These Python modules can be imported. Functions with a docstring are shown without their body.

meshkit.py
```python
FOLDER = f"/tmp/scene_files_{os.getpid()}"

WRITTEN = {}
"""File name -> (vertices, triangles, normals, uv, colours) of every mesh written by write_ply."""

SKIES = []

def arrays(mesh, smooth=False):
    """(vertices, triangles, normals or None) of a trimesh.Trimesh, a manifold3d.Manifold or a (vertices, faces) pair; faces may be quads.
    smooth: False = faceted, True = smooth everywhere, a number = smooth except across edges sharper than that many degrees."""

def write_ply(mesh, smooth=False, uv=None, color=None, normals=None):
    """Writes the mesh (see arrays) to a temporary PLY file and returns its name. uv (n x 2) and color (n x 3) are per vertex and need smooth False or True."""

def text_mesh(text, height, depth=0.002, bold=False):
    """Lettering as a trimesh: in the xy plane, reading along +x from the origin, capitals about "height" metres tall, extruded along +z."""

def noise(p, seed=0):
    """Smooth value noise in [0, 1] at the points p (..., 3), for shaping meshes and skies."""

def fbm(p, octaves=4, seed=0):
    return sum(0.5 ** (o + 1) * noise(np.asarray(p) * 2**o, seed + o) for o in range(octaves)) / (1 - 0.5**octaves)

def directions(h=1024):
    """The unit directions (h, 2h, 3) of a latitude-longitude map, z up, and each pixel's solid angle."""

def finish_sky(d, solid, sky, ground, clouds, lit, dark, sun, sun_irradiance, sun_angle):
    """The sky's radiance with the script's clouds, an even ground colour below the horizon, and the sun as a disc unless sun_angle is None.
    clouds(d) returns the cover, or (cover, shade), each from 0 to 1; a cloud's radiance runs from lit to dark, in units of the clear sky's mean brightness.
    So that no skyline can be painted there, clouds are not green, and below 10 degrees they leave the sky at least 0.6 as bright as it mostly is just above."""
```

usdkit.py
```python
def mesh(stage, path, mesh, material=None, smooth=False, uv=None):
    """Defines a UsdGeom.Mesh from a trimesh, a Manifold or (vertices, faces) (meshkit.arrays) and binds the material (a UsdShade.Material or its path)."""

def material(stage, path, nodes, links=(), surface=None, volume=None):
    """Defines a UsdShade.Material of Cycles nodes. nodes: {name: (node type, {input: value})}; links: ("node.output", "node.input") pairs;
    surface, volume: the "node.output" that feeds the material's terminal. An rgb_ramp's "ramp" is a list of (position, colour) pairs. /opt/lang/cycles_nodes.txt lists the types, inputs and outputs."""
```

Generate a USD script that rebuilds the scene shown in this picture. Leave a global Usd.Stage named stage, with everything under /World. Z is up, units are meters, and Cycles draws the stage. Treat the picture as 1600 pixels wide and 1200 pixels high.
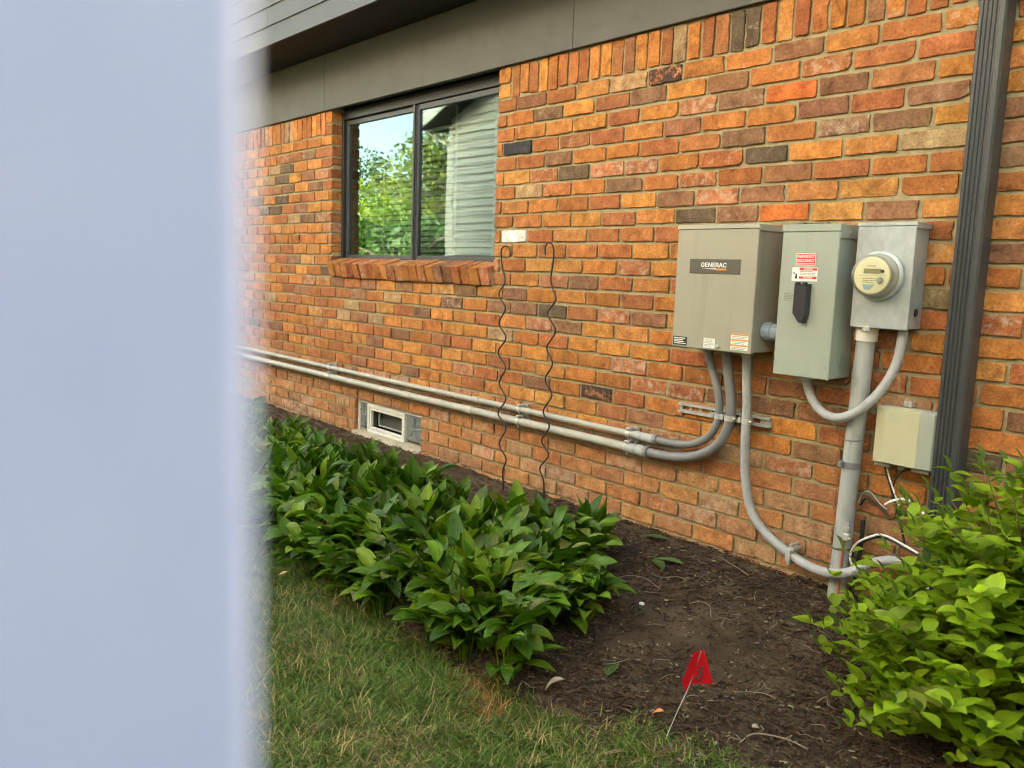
import math, numpy as np, trimesh, usdkit, meshkit
from pxr import Usd, UsdGeom, UsdLux, UsdShade, Gf, Sdf, Vt
from shapely.geometry import Polygon, box as sbox

stage = Usd.Stage.CreateInMemory()
UsdGeom.SetStageUpAxis(stage, UsdGeom.Tokens.z)
UsdGeom.SetStageMetersPerUnit(stage, 1.0)
WORLD = UsdGeom.Xform.Define(stage, '/World')
stage.SetDefaultPrim(WORLD.GetPrim())
UsdGeom.Scope.Define(stage, '/World/Looks')

# ------------------------------------------------------------ camera, sky, sun, exposure
EXPOSURE = 3.58
CAM = np.array([3.5274, -2.9090, 1.1543])
RIGHT = np.array([0.65299654, 0.75658396, 0.03429623])
UP = np.array([-0.12372834, 0.06189365, 0.990384])
FWD = np.array([-0.74718593, 0.65096074, -0.13402722])
camera = UsdGeom.Camera.Define(stage, '/World/camera')
mtx = np.eye(4)
mtx[0, :3], mtx[1, :3], mtx[2, :3], mtx[3, :3] = RIGHT, UP, -FWD, CAM
camera.AddTransformOp().Set(Gf.Matrix4d(mtx.tolist()))
camera.CreateHorizontalApertureAttr(36.0)
camera.CreateVerticalApertureAttr(27.0)
camera.CreateFocalLengthAttr(36.0 * 1301.2 / 1600)
camera.CreateClippingRangeAttr(Gf.Vec2f(0.01, 500))
camera.CreateFStopAttr(5.6)
camera.CreateFocusDistanceAttr(3.3)
camera.CreateExposureAttr(EXPOSURE)

SUN = np.array([-0.12, 0.90, 0.36]); SUN /= np.linalg.norm(SUN)
SUN_EL, SUN_ROT = math.asin(SUN[2]), math.atan2(SUN[0], SUN[1])
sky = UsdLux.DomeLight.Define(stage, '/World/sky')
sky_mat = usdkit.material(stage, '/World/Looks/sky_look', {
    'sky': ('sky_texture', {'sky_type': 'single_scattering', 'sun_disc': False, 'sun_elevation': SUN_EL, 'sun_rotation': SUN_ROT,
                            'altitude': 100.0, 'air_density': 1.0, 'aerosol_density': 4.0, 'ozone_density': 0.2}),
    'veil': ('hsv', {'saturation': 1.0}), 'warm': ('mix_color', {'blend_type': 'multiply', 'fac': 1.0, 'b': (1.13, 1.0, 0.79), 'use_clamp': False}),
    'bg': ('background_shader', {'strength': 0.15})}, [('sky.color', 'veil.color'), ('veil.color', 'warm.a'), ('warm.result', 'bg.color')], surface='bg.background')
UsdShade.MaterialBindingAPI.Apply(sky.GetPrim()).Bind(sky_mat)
sky.GetPrim().SetCustomDataByKey('label', 'clear pale evening sky'); sky.GetPrim().SetCustomDataByKey('kind', 'structure')
sun = UsdLux.DistantLight.Define(stage, '/World/sun')
sun.CreateIntensityAttr(1.1); sun.CreateAngleAttr(0.5); sun.CreateNormalizeAttr(True); sun.CreateColorAttr(Gf.Vec3f(1.0, 0.86, 0.68))
zx = np.cross([0, 0, 1], SUN); zx /= np.linalg.norm(zx); zy = np.cross(SUN, zx)
ms = np.eye(4); ms[0, :3], ms[1, :3], ms[2, :3] = zx, zy, SUN
sun.AddTransformOp().Set(Gf.Matrix4d(ms.tolist()))

# ------------------------------------------------------------ helpers
RNG = np.random.default_rng(7)
taken = {}
def free_path(name, parent):
    base = str(parent.GetPath()) if parent is not None else '/World'
    k = taken.get((base, name), -1) + 1
    taken[(base, name)] = k
    return f'{base}/{name}' if k == 0 else f'{base}/{name}_{k:03d}'
def obj(name, m, material, parent=None, smooth=False, uv=None, tint=None, wear=None, char=None):
    g = usdkit.mesh(stage, free_path(name, parent), m, material, smooth=smooth, uv=uv)
    n = len(g.GetPointsAttr().Get())
    api = UsdGeom.PrimvarsAPI(g)
    if tint is not None:
        t = np.asarray(tint, np.float32)
        if t.ndim == 1: t = np.tile(t, (n, 1))
        api.CreatePrimvar('tint', Sdf.ValueTypeNames.Color3fArray, 'vertex').Set(Vt.Vec3fArray.FromNumpy(t))
    for key, val in (('wear', wear), ('char', char)):
        if val is not None:
            a = np.asarray(val, np.float32)
            if a.ndim == 0: a = np.full(n, a, np.float32)
            api.CreatePrimvar(key, Sdf.ValueTypeNames.FloatArray, 'vertex').Set(Vt.FloatArray.FromNumpy(a))
    return g.GetPrim()
def tag(p, label=None, cat=None, group=None, kind=None):
    for k, v in (('label', label), ('category', cat), ('group', group), ('kind', kind)):
        if v: p.SetCustomDataByKey(k, v)
    return p
def thing(name, label, cat, loc=(0, 0, 0), rz=0, sc=1.0, group=None, kind=None):
    x = UsdGeom.Xform.Define(stage, free_path(name, None))
    x.AddTranslateOp().Set(Gf.Vec3d(*map(float, loc))); x.AddRotateZOp().Set(float(math.degrees(rz))); x.AddScaleOp().Set(Gf.Vec3f(sc, sc, sc))
    return tag(x.GetPrim(), label, cat, group, kind)
def dup(root, label, loc, rz, sc, group=None):
    r = thing(root.GetName().rstrip('0123456789').rstrip('_'), label, root.GetCustomDataByKey('category'), loc, rz, sc, group)
    r.GetReferences().AddInternalReference(root.GetPath()); r.SetInstanceable(True)
    return r
def cat(*ms):
    ms = [m for m in ms if m is not None]
    V, F, o = [], [], 0
    for m in ms:
        v, f = (m.vertices, m.faces) if hasattr(m, 'vertices') else m
        V.append(np.asarray(v, float)); F.append(np.asarray(f, int) + o); o += len(v)
    return np.vstack(V), np.vstack(F)
def cbox(x0, x1, y0, y1, z0, z1, b=0.003):
    b = min(b, (x1 - x0) * .45, (y1 - y0) * .45, (z1 - z0) * .45)
    P = []
    for sx in (0, 1):
        for sy in (0, 1):
            for sz in (0, 1):
                c = np.array([x1 if sx else x0, y1 if sy else y0, z1 if sz else z0])
                s = np.array([-1 if sx else 1, -1 if sy else 1, -1 if sz else 1]) * b
                for k in range(3):
                    d = s.copy(); d[k] = 0; P.append(c + d)
    return trimesh.convex.convex_hull(np.array(P))
def bx(x0, x1, y0, y1, z0, z1):
    m = trimesh.creation.box([x1 - x0, y1 - y0, z1 - z0]); m.apply_translation([(x0 + x1) / 2, (y0 + y1) / 2, (z0 + z1) / 2]); return m
def spline(P, n=None, step=0.012):
    P = np.asarray(P, float)
    Q = np.vstack([2 * P[0] - P[1], P, 2 * P[-1] - P[-2]])
    out = []
    for i in range(1, len(Q) - 2):
        a, b, c, d = Q[i - 1:i + 3]
        k = max(2, int(np.linalg.norm(c - b) / step))
        t = np.linspace(0, 1, k, endpoint=False)[:, None]
        out.append(.5 * (2 * b + (c - a) * t + (2 * a - 5 * b + 4 * c - d) * t ** 2 + (3 * b - a - 3 * c + d) * t ** 3))
    return np.vstack(out + [P[-1:]])
def tube(P, r, n=12, caps=True):
    P = np.asarray(P, float); m = len(P)
    r = np.broadcast_to(np.asarray(r, float), (m,))
    T = np.gradient(P, axis=0); T /= np.linalg.norm(T, axis=1, keepdims=True) + 1e-12
    u = np.cross(T[0], [0, 0, 1.0]); u = u if np.linalg.norm(u) > .1 else np.cross(T[0], [1.0, 0, 0]); u /= np.linalg.norm(u)
    a = np.linspace(0, 2 * math.pi, n, endpoint=False)
    V = []
    for i in range(m):
        u = u - T[i] * (u @ T[i]); u /= np.linalg.norm(u); w = np.cross(T[i], u)
        V.append(P[i] + r[i] * (np.cos(a)[:, None] * u + np.sin(a)[:, None] * w))
    V = np.vstack(V); F = []
    k = np.arange(n); k2 = (k + 1) % n
    for i in range(m - 1):
        A, B = i * n, (i + 1) * n
        F.append(np.stack([A + k, A + k2, B + k2], 1)); F.append(np.stack([A + k, B + k2, B + k], 1))
    if caps:
        V = np.vstack([V, P[0], P[-1]]); c0, c1 = m * n, m * n + 1
        F.append(np.stack([np.full(n, c0), k2, k], 1)); F.append(np.stack([np.full(n, c1), (m - 1) * n + k, (m - 1) * n + k2], 1))
    return V, np.vstack(F)
def cyl(a, b, r, n=20):
    return tube([a, b], r, n)
def lathe_y(prof, c, n=40):
    """Revolves (radius, y) pairs about an axis along y through c = (x, z)."""
    a = np.linspace(0, 2 * math.pi, n, endpoint=False); V = []; F = []
    for r, y in prof: V.append(np.stack([c[0] + r * np.cos(a), np.full(n, y), c[1] + r * np.sin(a)], 1))
    k = np.arange(n); k2 = (k + 1) % n
    for i in range(len(prof) - 1):
        A, B = i * n, (i + 1) * n
        F.append(np.stack([A + k, A + k2, B + k2], 1)); F.append(np.stack([A + k, B + k2, B + k], 1))
    return np.vstack(V), np.vstack(F)
def text(s, x, y, z, h, bold=False, d=0.0006):
    """Lettering on a surface that faces -y, its left end at x, its base line at z."""
    m = meshkit.text_mesh(s, h, d, bold)
    v = np.array(m.vertices)
    return np.stack([x + v[:, 0], y - v[:, 2], z + v[:, 1]], 1), np.array(m.faces)
def text_fit(s, x0, x1, y, z, h, bold=False):
    v, f = text(s, 0, y, z, h, bold)
    lo, hi = v[:, 0].min(), v[:, 0].max()
    v[:, 0] = x0 + (v[:, 0] - lo) * (x1 - x0) / (hi - lo)
    return v, f
def lines_of_print(x0, x1, z0, z1, y, rows, seed, fill=.55):
    """Rows of small print too fine to read: short strokes."""
    g = np.random.default_rng(seed); ms = []
    p = (z1 - z0) / rows
    for k in range(rows):
        z = z1 - (k + .5) * p; x = x0
        end = x0 + (x1 - x0) * g.uniform(.7, 1)
        while x < end:
            w = g.uniform(.0025, .007); ms.append(bx(x, min(x + w, x1), y - .0004, y + .0002, z - p * fill / 2, z + p * fill / 2)); x += w + .0018
    return cat(*ms)

def mat(name, nodes, links, surface='p.BSDF'):
    return usdkit.material(stage, '/World/Looks/' + name, nodes, links, surface=surface)
def worn(name, c1, c2, scale=6.0, rough=.5, metal=0.0, bump=.0, bscale=60.0, spec=.5, dirt=None, dscale=3.0, damt=.5, streak=1.0):
    """A surface with two mottled tones, fine relief and, if dirt is given, blotches of that colour."""
    nodes = {'g': ('geometry', {}), 'n': ('noise_texture', {'scale': scale, 'detail': 6.0, 'roughness': .6}),
             'r': ('rgb_ramp', {'ramp': [(.3, c1), (.7, c2)]}), 'nb': ('noise_texture', {'scale': bscale, 'detail': 4.0}),
             'p': ('principled_bsdf', {'roughness': rough, 'metallic': metal, 'specular_ior_level': spec})}
    links = [('g.position', 'n.vector'), ('n.fac', 'r.fac'), ('g.position', 'nb.vector')]
    src = 'r.color'
    if dirt is not None:
        nodes['nd'] = ('noise_texture', {'scale': dscale, 'detail': 8.0, 'roughness': .65}); nodes['md'] = ('map_range', {'from_min': .52, 'from_max': .72, 'to_min': 0.0, 'to_max': damt, 'clamp': True})
        nodes['x'] = ('mix_color', {'b': dirt}); nodes['mp'] = ('mapping', {'scale': (1.0, 1.0, streak)}); links += [('g.position', 'mp.vector'), ('mp.vector', 'nd.vector'), ('nd.fac', 'md.value'), ('md.result', 'x.fac'), ('r.color', 'x.a')]; src = 'x.result'
    links.append((src, 'p.base_color'))
    if bump:
        nodes['b'] = ('bump', {'strength': .6, 'distance': bump}); links += [('nb.fac', 'b.height'), ('b.normal', 'p.normal')]
    return mat(name, nodes, links)

# ------------------------------------------------------------ materials
BRICK = mat('brick_look', {
    'g': ('geometry', {}), 't': ('attribute', {'attribute': 'tint'}), 'w': ('attribute', {'attribute': 'wear'}), 'c': ('attribute', {'attribute': 'char'}),
    'n1': ('noise_texture', {'scale': 16.0, 'detail': 7.0, 'roughness': .62, 'distortion': .4}), 'r1': ('rgb_ramp', {'ramp': [(.30, (.50, .44, .42)), (.43, (.85, .82, .80)), (.55, (1.05, 1.05, 1.05)), (.70, (1.38, 1.48, 1.55))]}),
    'n5': ('noise_texture', {'scale': 95.0, 'detail': 5.0, 'roughness': .7}), 'k5': ('map_range', {'from_min': .3, 'from_max': .7, 'to_min': .68, 'to_max': 1.32}), 'm5': ('mix_color', {'blend_type': 'multiply', 'fac': 1.0, 'use_clamp': False}),
    'm1': ('mix_color', {'blend_type': 'multiply', 'fac': 1.0, 'use_clamp': False}),
    'n2': ('noise_texture', {'scale': 26.0, 'detail': 9.0, 'roughness': .72}), 'a2': ('math', {'math_type': 'add'}), 'k2': ('map_range', {'from_min': .60, 'from_max': .76, 'to_min': 0.0, 'to_max': .7, 'clamp': True}),
    'm2': ('mix_color', {'b': (.52, .42, .30)}),
    'n3': ('noise_texture', {'scale': 30.0, 'detail': 8.0, 'roughness': .7}), 'a3': ('math', {'math_type': 'add'}), 'k3': ('map_range', {'from_min': .72, 'from_max': .80, 'to_min': 0.0, 'to_max': .9, 'clamp': True}),
    'm3': ('mix_color', {'b': (.035, .032, .03)}),
    'n4': ('noise_texture', {'scale': 170.0, 'detail': 3.0}), 'k4': ('map_range', {'from_min': .66, 'from_max': .74, 'to_min': 0.0, 'to_max': .6, 'clamp': True}), 'm4': ('mix_color', {'b': (.06, .03, .02)}),
    'h1': ('math', {'math_type': 'multiply_add', 'value2': .35}), 'h2': ('math', {'math_type': 'multiply_add', 'value2': -.8}),
    'b': ('bump', {'strength': 1.0, 'distance': .0055}), 'p': ('principled_bsdf', {'roughness': .88, 'specular_ior_level': .25})},
    [('g.position', 'n1.vector'), ('g.position', 'n2.vector'), ('g.position', 'n3.vector'), ('g.position', 'n4.vector'),
     ('n1.fac', 'r1.fac'), ('t.color', 'm1.a'), ('r1.color', 'm5.a'), ('g.position', 'n5.vector'), ('n5.fac', 'k5.value'), ('k5.result', 'm5.b'), ('m5.result', 'm1.b'), ('n2.fac', 'a2.value1'), ('w.fac', 'a2.value2'), ('a2.value', 'k2.value'), ('k2.result', 'm2.fac'), ('m1.result', 'm2.a'),
     ('n3.fac', 'a3.value1'), ('c.fac', 'a3.value2'), ('a3.value', 'k3.value'), ('k3.result', 'm3.fac'), ('m2.result', 'm3.a'),
     ('n4.fac', 'k4.value'), ('k4.result', 'm4.fac'), ('m3.result', 'm4.a'), ('m4.result', 'p.base_color'),
     ('n2.fac', 'h1.value1'), ('n5.fac', 'h1.value3'), ('k4.result', 'h2.value1'), ('h1.value', 'h2.value3'), ('h2.value', 'b.height'), ('b.normal', 'p.normal')])
MORTAR = worn('mortar_look', (.27, .225, .118), (.39, .33, .185), 26, .95, 0, .005, 240, .15, (.33, .20, .10), 5, .35)
PANEL = worn('grey_board_look', (.074, .075, .063), (.090, .091, .077), 3, .6, 0, .0008, 160, .4, (.06, .055, .04), 11, .55)
SIDING = worn('grey_siding_look', (.058, .063, .058), (.072, .077, .070), 4, .6, 0, .0012, 90, .4)
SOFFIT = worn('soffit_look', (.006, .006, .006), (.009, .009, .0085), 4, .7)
BRONZE = worn('window_frame_look', (.017, .0175, .018), (.023, .0235, .024), 12, .42, 0, 0, 60, .5)
BRONZE2 = worn('window_sash_look', (.040, .041, .042), (.050, .051, .052), 12, .40)
DOWN = worn('downspout_look', (.034, .037, .035), (.043, .046, .044), 5, .42, 0, .0006, 60, .5, (.07, .068, .058), 6, .25)
GALV = worn('galvanized_look', (.36, .40, .39), (.47, .51, .49), 26, .42, .45, .0004, 90, .5, (.27, .28, .25), 14, .6, .35)
ZINC = worn('zinc_look', (.45, .45, .40), (.60, .60, .54), 40, .35, .35, .0004, 120)
TAUPE = worn('taupe_paint_look', (.295, .275, .20), (.335, .31, .23), 2.5, .45, 0, .0003, 500, .45, (.23, .205, .14), 16, .45, .12)
TAUPE2 = worn('taupe_edge_look', (.36, .345, .27), (.39, .37, .29), 4, .4)
SAGE = worn('grey_green_paint_look', (.29, .32, .255), (.325, .355, .285), 2.5, .42, 0, .0003, 500, .45, (.22, .245, .185), 16, .4, .12)
PVC = worn('pvc_look', (.36, .345, .28), (.43, .415, .335), 9, .45, 0, .0003, 200, .4, (.32, .29, .22), 14, .4)
RISER = worn('grey_pvc_look', (.34, .36, .335), (.42, .44, .405), 7, .45, 0, .0004, 100, .4, (.14, .145, .13), 22, .7, .25)
FLEXG = worn('grey_flex_look', (.17, .17, .165), (.21, .21, .20), 12, .42, 0, .0003, 100)
CABLE = worn('light_flex_look', (.33, .335, .32), (.42, .42, .40), 10, .45, 0, .0005, 140, .4, (.20, .20, .19), 20, .6)
BLACK = worn('black_plastic_look', (.016, .016, .016), (.024, .023, .022), 14, .42)
IRON = worn('black_iron_look', (.012, .011, .011), (.022, .018, .016), 60, .5)
BEIGE = worn('beige_cover_look', (.43, .42, .265), (.48, .47, .30), 4, .5, 0, .0003, 300, .4, (.42, .38, .20), 5, .3)
BEIGE2 = worn('grey_cover_look', (.30, .33, .26), (.34, .36, .29), 4, .5)
WHITE = worn('white_vinyl_look', (.70, .69, .62), (.78, .77, .70), 6, .45, 0, 0, 60, .4, (.5, .47, .38), 9, .3)
POST_SKYTINT = worn('skylight_painted_post_look', (.265, .36, .64), (.34, .435, .69), 9, .5)  # skylight on a white post, painted in as blue tint and lighter mottle
LABELW = worn('white_label_look', (.72, .71, .62), (.78, .77, .68), 30, .5)
LABELR = worn('red_label_look', (.60, .035, .035), (.66, .045, .045), 30, .5)
LABELO = worn('orange_label_look', (.65, .24, .05), (.70, .27, .06), 30, .5)
LABELK = worn('black_label_look', (.035, .037, .035), (.045, .046, .044), 30, .5)
PLATE = worn('name_plate_look', (.085, .075, .055), (.10, .088, .065), 30, .4)
PRINT = worn('grey_print_look', (.14, .14, .11), (.17, .17, .13), 30, .6)
COPPER = worn('copper_wire_look', (.50, .20, .10), (.60, .26, .14), 40, .35, .6)
REDWIRE = worn('red_wire_look', (.38, .11, .06), (.46, .15, .08), 40, .5)
CREAM = worn('meter_face_look', (.66, .62, .40), (.72, .68, .45), 20, .5)
LCD = worn('meter_screen_look', (.20, .20, .09), (.23, .23, .11), 20, .3)
METERB = worn('meter_body_look', (.36, .34, .26), (.42, .40, .31), 15, .4)
BLUEP = worn('blue_print_look', (.25, .42, .47), (.30, .48, .52), 20, .5)
CONCRETE = worn('concrete_look', (.38, .34, .25), (.50, .45, .33), 18, .9, 0, .003, 150, .2, (.22, .15, .09), 8, .5)
ROOM = worn('room_look', (.05, .048, .045), (.07, .066, .06), 3, .8)
BLIND = worn('blind_look', (.24, .235, .215), (.29, .285, .26), 8, .5)
VENTG = worn('vent_screen_look', (.075, .075, .065), (.10, .10, .088), 20, .35)
SHINGLE = worn('shingle_look', (.05, .05, .05), (.09, .085, .08), 9, .95, 0, .01, 40)
NSIDE = worn('neighbour_siding_look', (.60, .59, .54), (.66, .65, .59), 2, .6)
NTRIM = worn('white_trim_look', (.70, .70, .66), (.75, .75, .70), 5, .5)
NBASE = worn('brown_base_look', (.10, .065, .045), (.14, .09, .06), 9, .85)
FLAGR = mat('red_flag_look', {'d': ('principled_bsdf', {'base_color': (.72, .012, .03), 'roughness': .45}), 't': ('translucent_bsdf', {'color': (.8, .02, .04)}), 'm': ('mix_closure', {'fac': .4})},
            [('d.BSDF', 'm.closure1'), ('t.BSDF', 'm.closure2')], surface='m.closure')
GLASS = mat('window_glass_look', {'tc': ('geometry', {}), 'n': ('noise_texture', {'scale': 3.2, 'detail': 1.0}), 'b': ('bump', {'strength': .05, 'distance': .01}),
    'lw': ('layer_weight', {'blend': .5}), 'f': ('map_range', {'from_min': .3, 'from_max': 1.0, 'to_min': .07, 'to_max': .62, 'clamp': True}), 'tr': ('transparent_bsdf', {'color': (.78, .84, .80)}), 'gl': ('glossy_bsdf', {'roughness': 0.0, 'color': (.60, .84, 1.0)}), 'm': ('mix_closure', {})},
    [('tc.position', 'n.vector'), ('n.fac', 'b.height'), ('b.normal', 'gl.normal'), ('lw.facing', 'f.value'), ('f.result', 'm.fac'), ('tr.BSDF', 'm.closure1'), ('gl.BSDF', 'm.closure2')], surface='m.closure')
CLEAR = mat('clear_dome_look', {'lw': ('layer_weight', {'blend': .5}), 'f': ('map_range', {'from_min': .2, 'from_max': 1.0, 'to_min': .05, 'to_max': .65, 'clamp': True}), 'tr': ('transparent_bsdf', {'color': (.93, .93, .88)}), 'gl': ('glossy_bsdf', {'roughness': .03}), 'm': ('mix_closure', {})},
    [('lw.facing', 'f.value'), ('f.result', 'm.fac'), ('tr.BSDF', 'm.closure1'), ('gl.BSDF', 'm.closure2')], surface='m.closure')
BLOCK = mat('glass_block_look', {'g': ('geometry', {}), 'n': ('noise_texture', {'scale': 30.0, 'detail': 2.0}), 'b': ('bump', {'strength': .5, 'distance': .01}),
    'p': ('principled_bsdf', {'base_color': (.30, .36, .35), 'roughness': .12, 'transmission_weight': .35, 'ior': 1.5})}, [('g.position', 'n.vector'), ('n.fac', 'b.height'), ('b.normal', 'p.normal')])
def leafy(name, rough, spec, trans, veins=0.0, tcol=(1.0, 1.25, .35)):
    nodes = {'t': ('attribute', {'attribute': 'tint'}), 'o': ('object_info', {}), 'g': ('geometry', {}), 'v': ('map_range', {'to_min': .74, 'to_max': 1.28}), 'n': ('noise_texture', {'scale': 22.0, 'detail': 4.0}),
             'nr': ('map_range', {'from_min': .3, 'from_max': .7, 'to_min': .78, 'to_max': 1.22}), 'vv': ('math', {'math_type': 'multiply'}), 'h': ('hsv', {}),
             'p': ('principled_bsdf', {'roughness': rough, 'specular_ior_level': spec}), 'tc': ('mix_color', {'blend_type': 'multiply', 'fac': 1.0, 'b': tcol, 'use_clamp': False}), 'tl': ('translucent_bsdf', {}), 'm': ('mix_closure', {'fac': trans})}
    links = [('g.position', 'n.vector'), ('n.fac', 'nr.value'), ('o.random', 'v.value'), ('v.result', 'vv.value1'), ('nr.result', 'vv.value2'), ('t.color', 'h.color'), ('vv.value', 'h.value'), ('h.color', 'p.base_color'),
             ('h.color', 'tc.a'), ('tc.result', 'tl.color'), ('p.BSDF', 'm.closure1'), ('tl.BSDF', 'm.closure2')]
    if veins:
        nodes.update({'uv': ('attribute', {'attribute': 'st'}), 's': ('separate_xyz', {}), 'k': ('math', {'math_type': 'multiply', 'value2': veins}), 'sn': ('math', {'math_type': 'sine'}), 'b': ('bump', {'strength': .35, 'distance': .0015})})
        links += [('uv.vector', 's.vector'), ('s.y', 'k.value1'), ('k.value', 'sn.value1'), ('sn.value', 'b.height'), ('b.normal', 'p.normal'), ('b.normal', 'tl.normal')]
    return mat(name, nodes, links, surface='m.closure')
BROAD = leafy('broad_leaf_look', .40, .32, .25, 42.0)
SHRUBL = leafy('shrub_leaf_look', .48, .4, .32, 0)
GRASS = leafy('grass_look', .6, .3, .30)
TREEL = leafy('tree_leaf_look', .6, .3, .35)
STEM = worn('stem_look', (.14, .09, .05), (.20, .14, .07), 20, .8)
BARK = worn('bark_look', (.07, .05, .035), (.12, .09, .06), 14, .95, 0, .01, 40)
SOIL = mat('soil_look', {'g': ('geometry', {}), 'n': ('noise_texture', {'scale': 5.0, 'detail': 8.0, 'roughness': .65}), 'n2': ('noise_texture', {'scale': 160.0, 'detail': 5.0, 'roughness': .7}),
    'r': ('rgb_ramp', {'ramp': [(.3, (.058, .040, .024)), (.55, (.132, .095, .057)), (.75, (.19, .142, .088))]}), 'r2': ('rgb_ramp', {'ramp': [(.3, (.55, .5, .48)), (.65, (1.2, 1.2, 1.2)), (.8, (1.9, 1.8, 1.6))]}),
    'm': ('mix_color', {'blend_type': 'multiply', 'fac': 1.0, 'use_clamp': False}), 'b': ('bump', {'strength': .9, 'distance': .012}), 'p': ('principled_bsdf', {'roughness': .95, 'specular_ior_level': .15})},
    [('g.position', 'n.vector'), ('g.position', 'n2.vector'), ('n.fac', 'r.fac'), ('n2.fac', 'r2.fac'), ('r.color', 'm.a'), ('r2.color', 'm.b'), ('m.result', 'p.base_color'), ('n2.fac', 'b.height'), ('b.normal', 'p.normal')])
LAWN = worn('lawn_look', (.035, .05, .014), (.07, .08, .025), 3, .95, 0, .01, 120, .1, (.10, .075, .035), 6, .6)
CHIPS = [worn('mulch_chip_look_' + n, a, b, 60, .92, 0, .002, 200, .2) for n, a, b in (('dark', (.036, .022, .013), (.062, .039, .024)), ('brown', (.075, .046, .027), (.12, .076, .045)), ('pale', (.11, .08, .05), (.17, .13, .085)))]
LITTER_A = worn('litter_tan_look', (.18, .135, .08), (.34, .27, .17), 60, .85)
LITTER_B = worn('litter_grey_look', (.13, .115, .09), (.24, .21, .16), 60, .85)
LITTER_C = worn('litter_green_look', (.20, .22, .09), (.32, .32, .15), 60, .85)
TWIG = worn('twig_look', (.24, .19, .12), (.34, .28, .19), 40, .8)
DRYLEAF = worn('dry_leaf_look', (.36, .20, .08), (.48, .28, .12), 30, .7)
CUTLEAF = leafy('cut_leaf_look', .45, .4, .2, 42.0)

# ------------------------------------------------------------ ground
g = RNG
ground = obj('lawn', bx(-90, 90, -90, 90, -.6, -.036), LAWN); tag(ground, 'green lawn ground reaching away from the house', None, None, 'structure')
def mulch_z(x, y):
    P = np.stack([x * 9, y * 9, 0 * x], -1)
    z = .034 * (meshkit.fbm(P, 5, 3) - .5) + .012 * (meshkit.noise(P * 5, 9) - .5)
    soft = np.exp(-(((x - 2.02) / .38) ** 2 + ((y + .72) / .30) ** 2))
    z = z * (1 - .75 * soft) - .012 * soft
    e = np.clip((y + 1.49 + .05 * (meshkit.noise(np.stack([x * 5, 0 * x, 0 * x], -1), 4) - .5)) / .14, 0, 1)
    return np.where(y > -.06, z * .6 + .008, z) * e - .045 * (1 - e) + .004
xs, ys = np.arange(-4.3, 4.31, .022), np.arange(-1.56, .005, .022)
X, Y = np.meshgrid(xs, ys); nx, ny = len(xs), len(ys)
V = np.stack([X.ravel(), Y.ravel(), mulch_z(X.ravel(), Y.ravel())], 1)
i = (np.arange(ny - 1)[:, None] * nx + np.arange(nx - 1)[None]).ravel()
F = np.vstack([np.stack([i, i + 1, i + nx + 1], 1), np.stack([i, i + nx + 1, i + nx], 1)])
tag(obj('mulch_bed', (V, F), SOIL, smooth=True), 'dark brown mulch and bare soil bed along the brick wall', None, None, 'structure')

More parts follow.
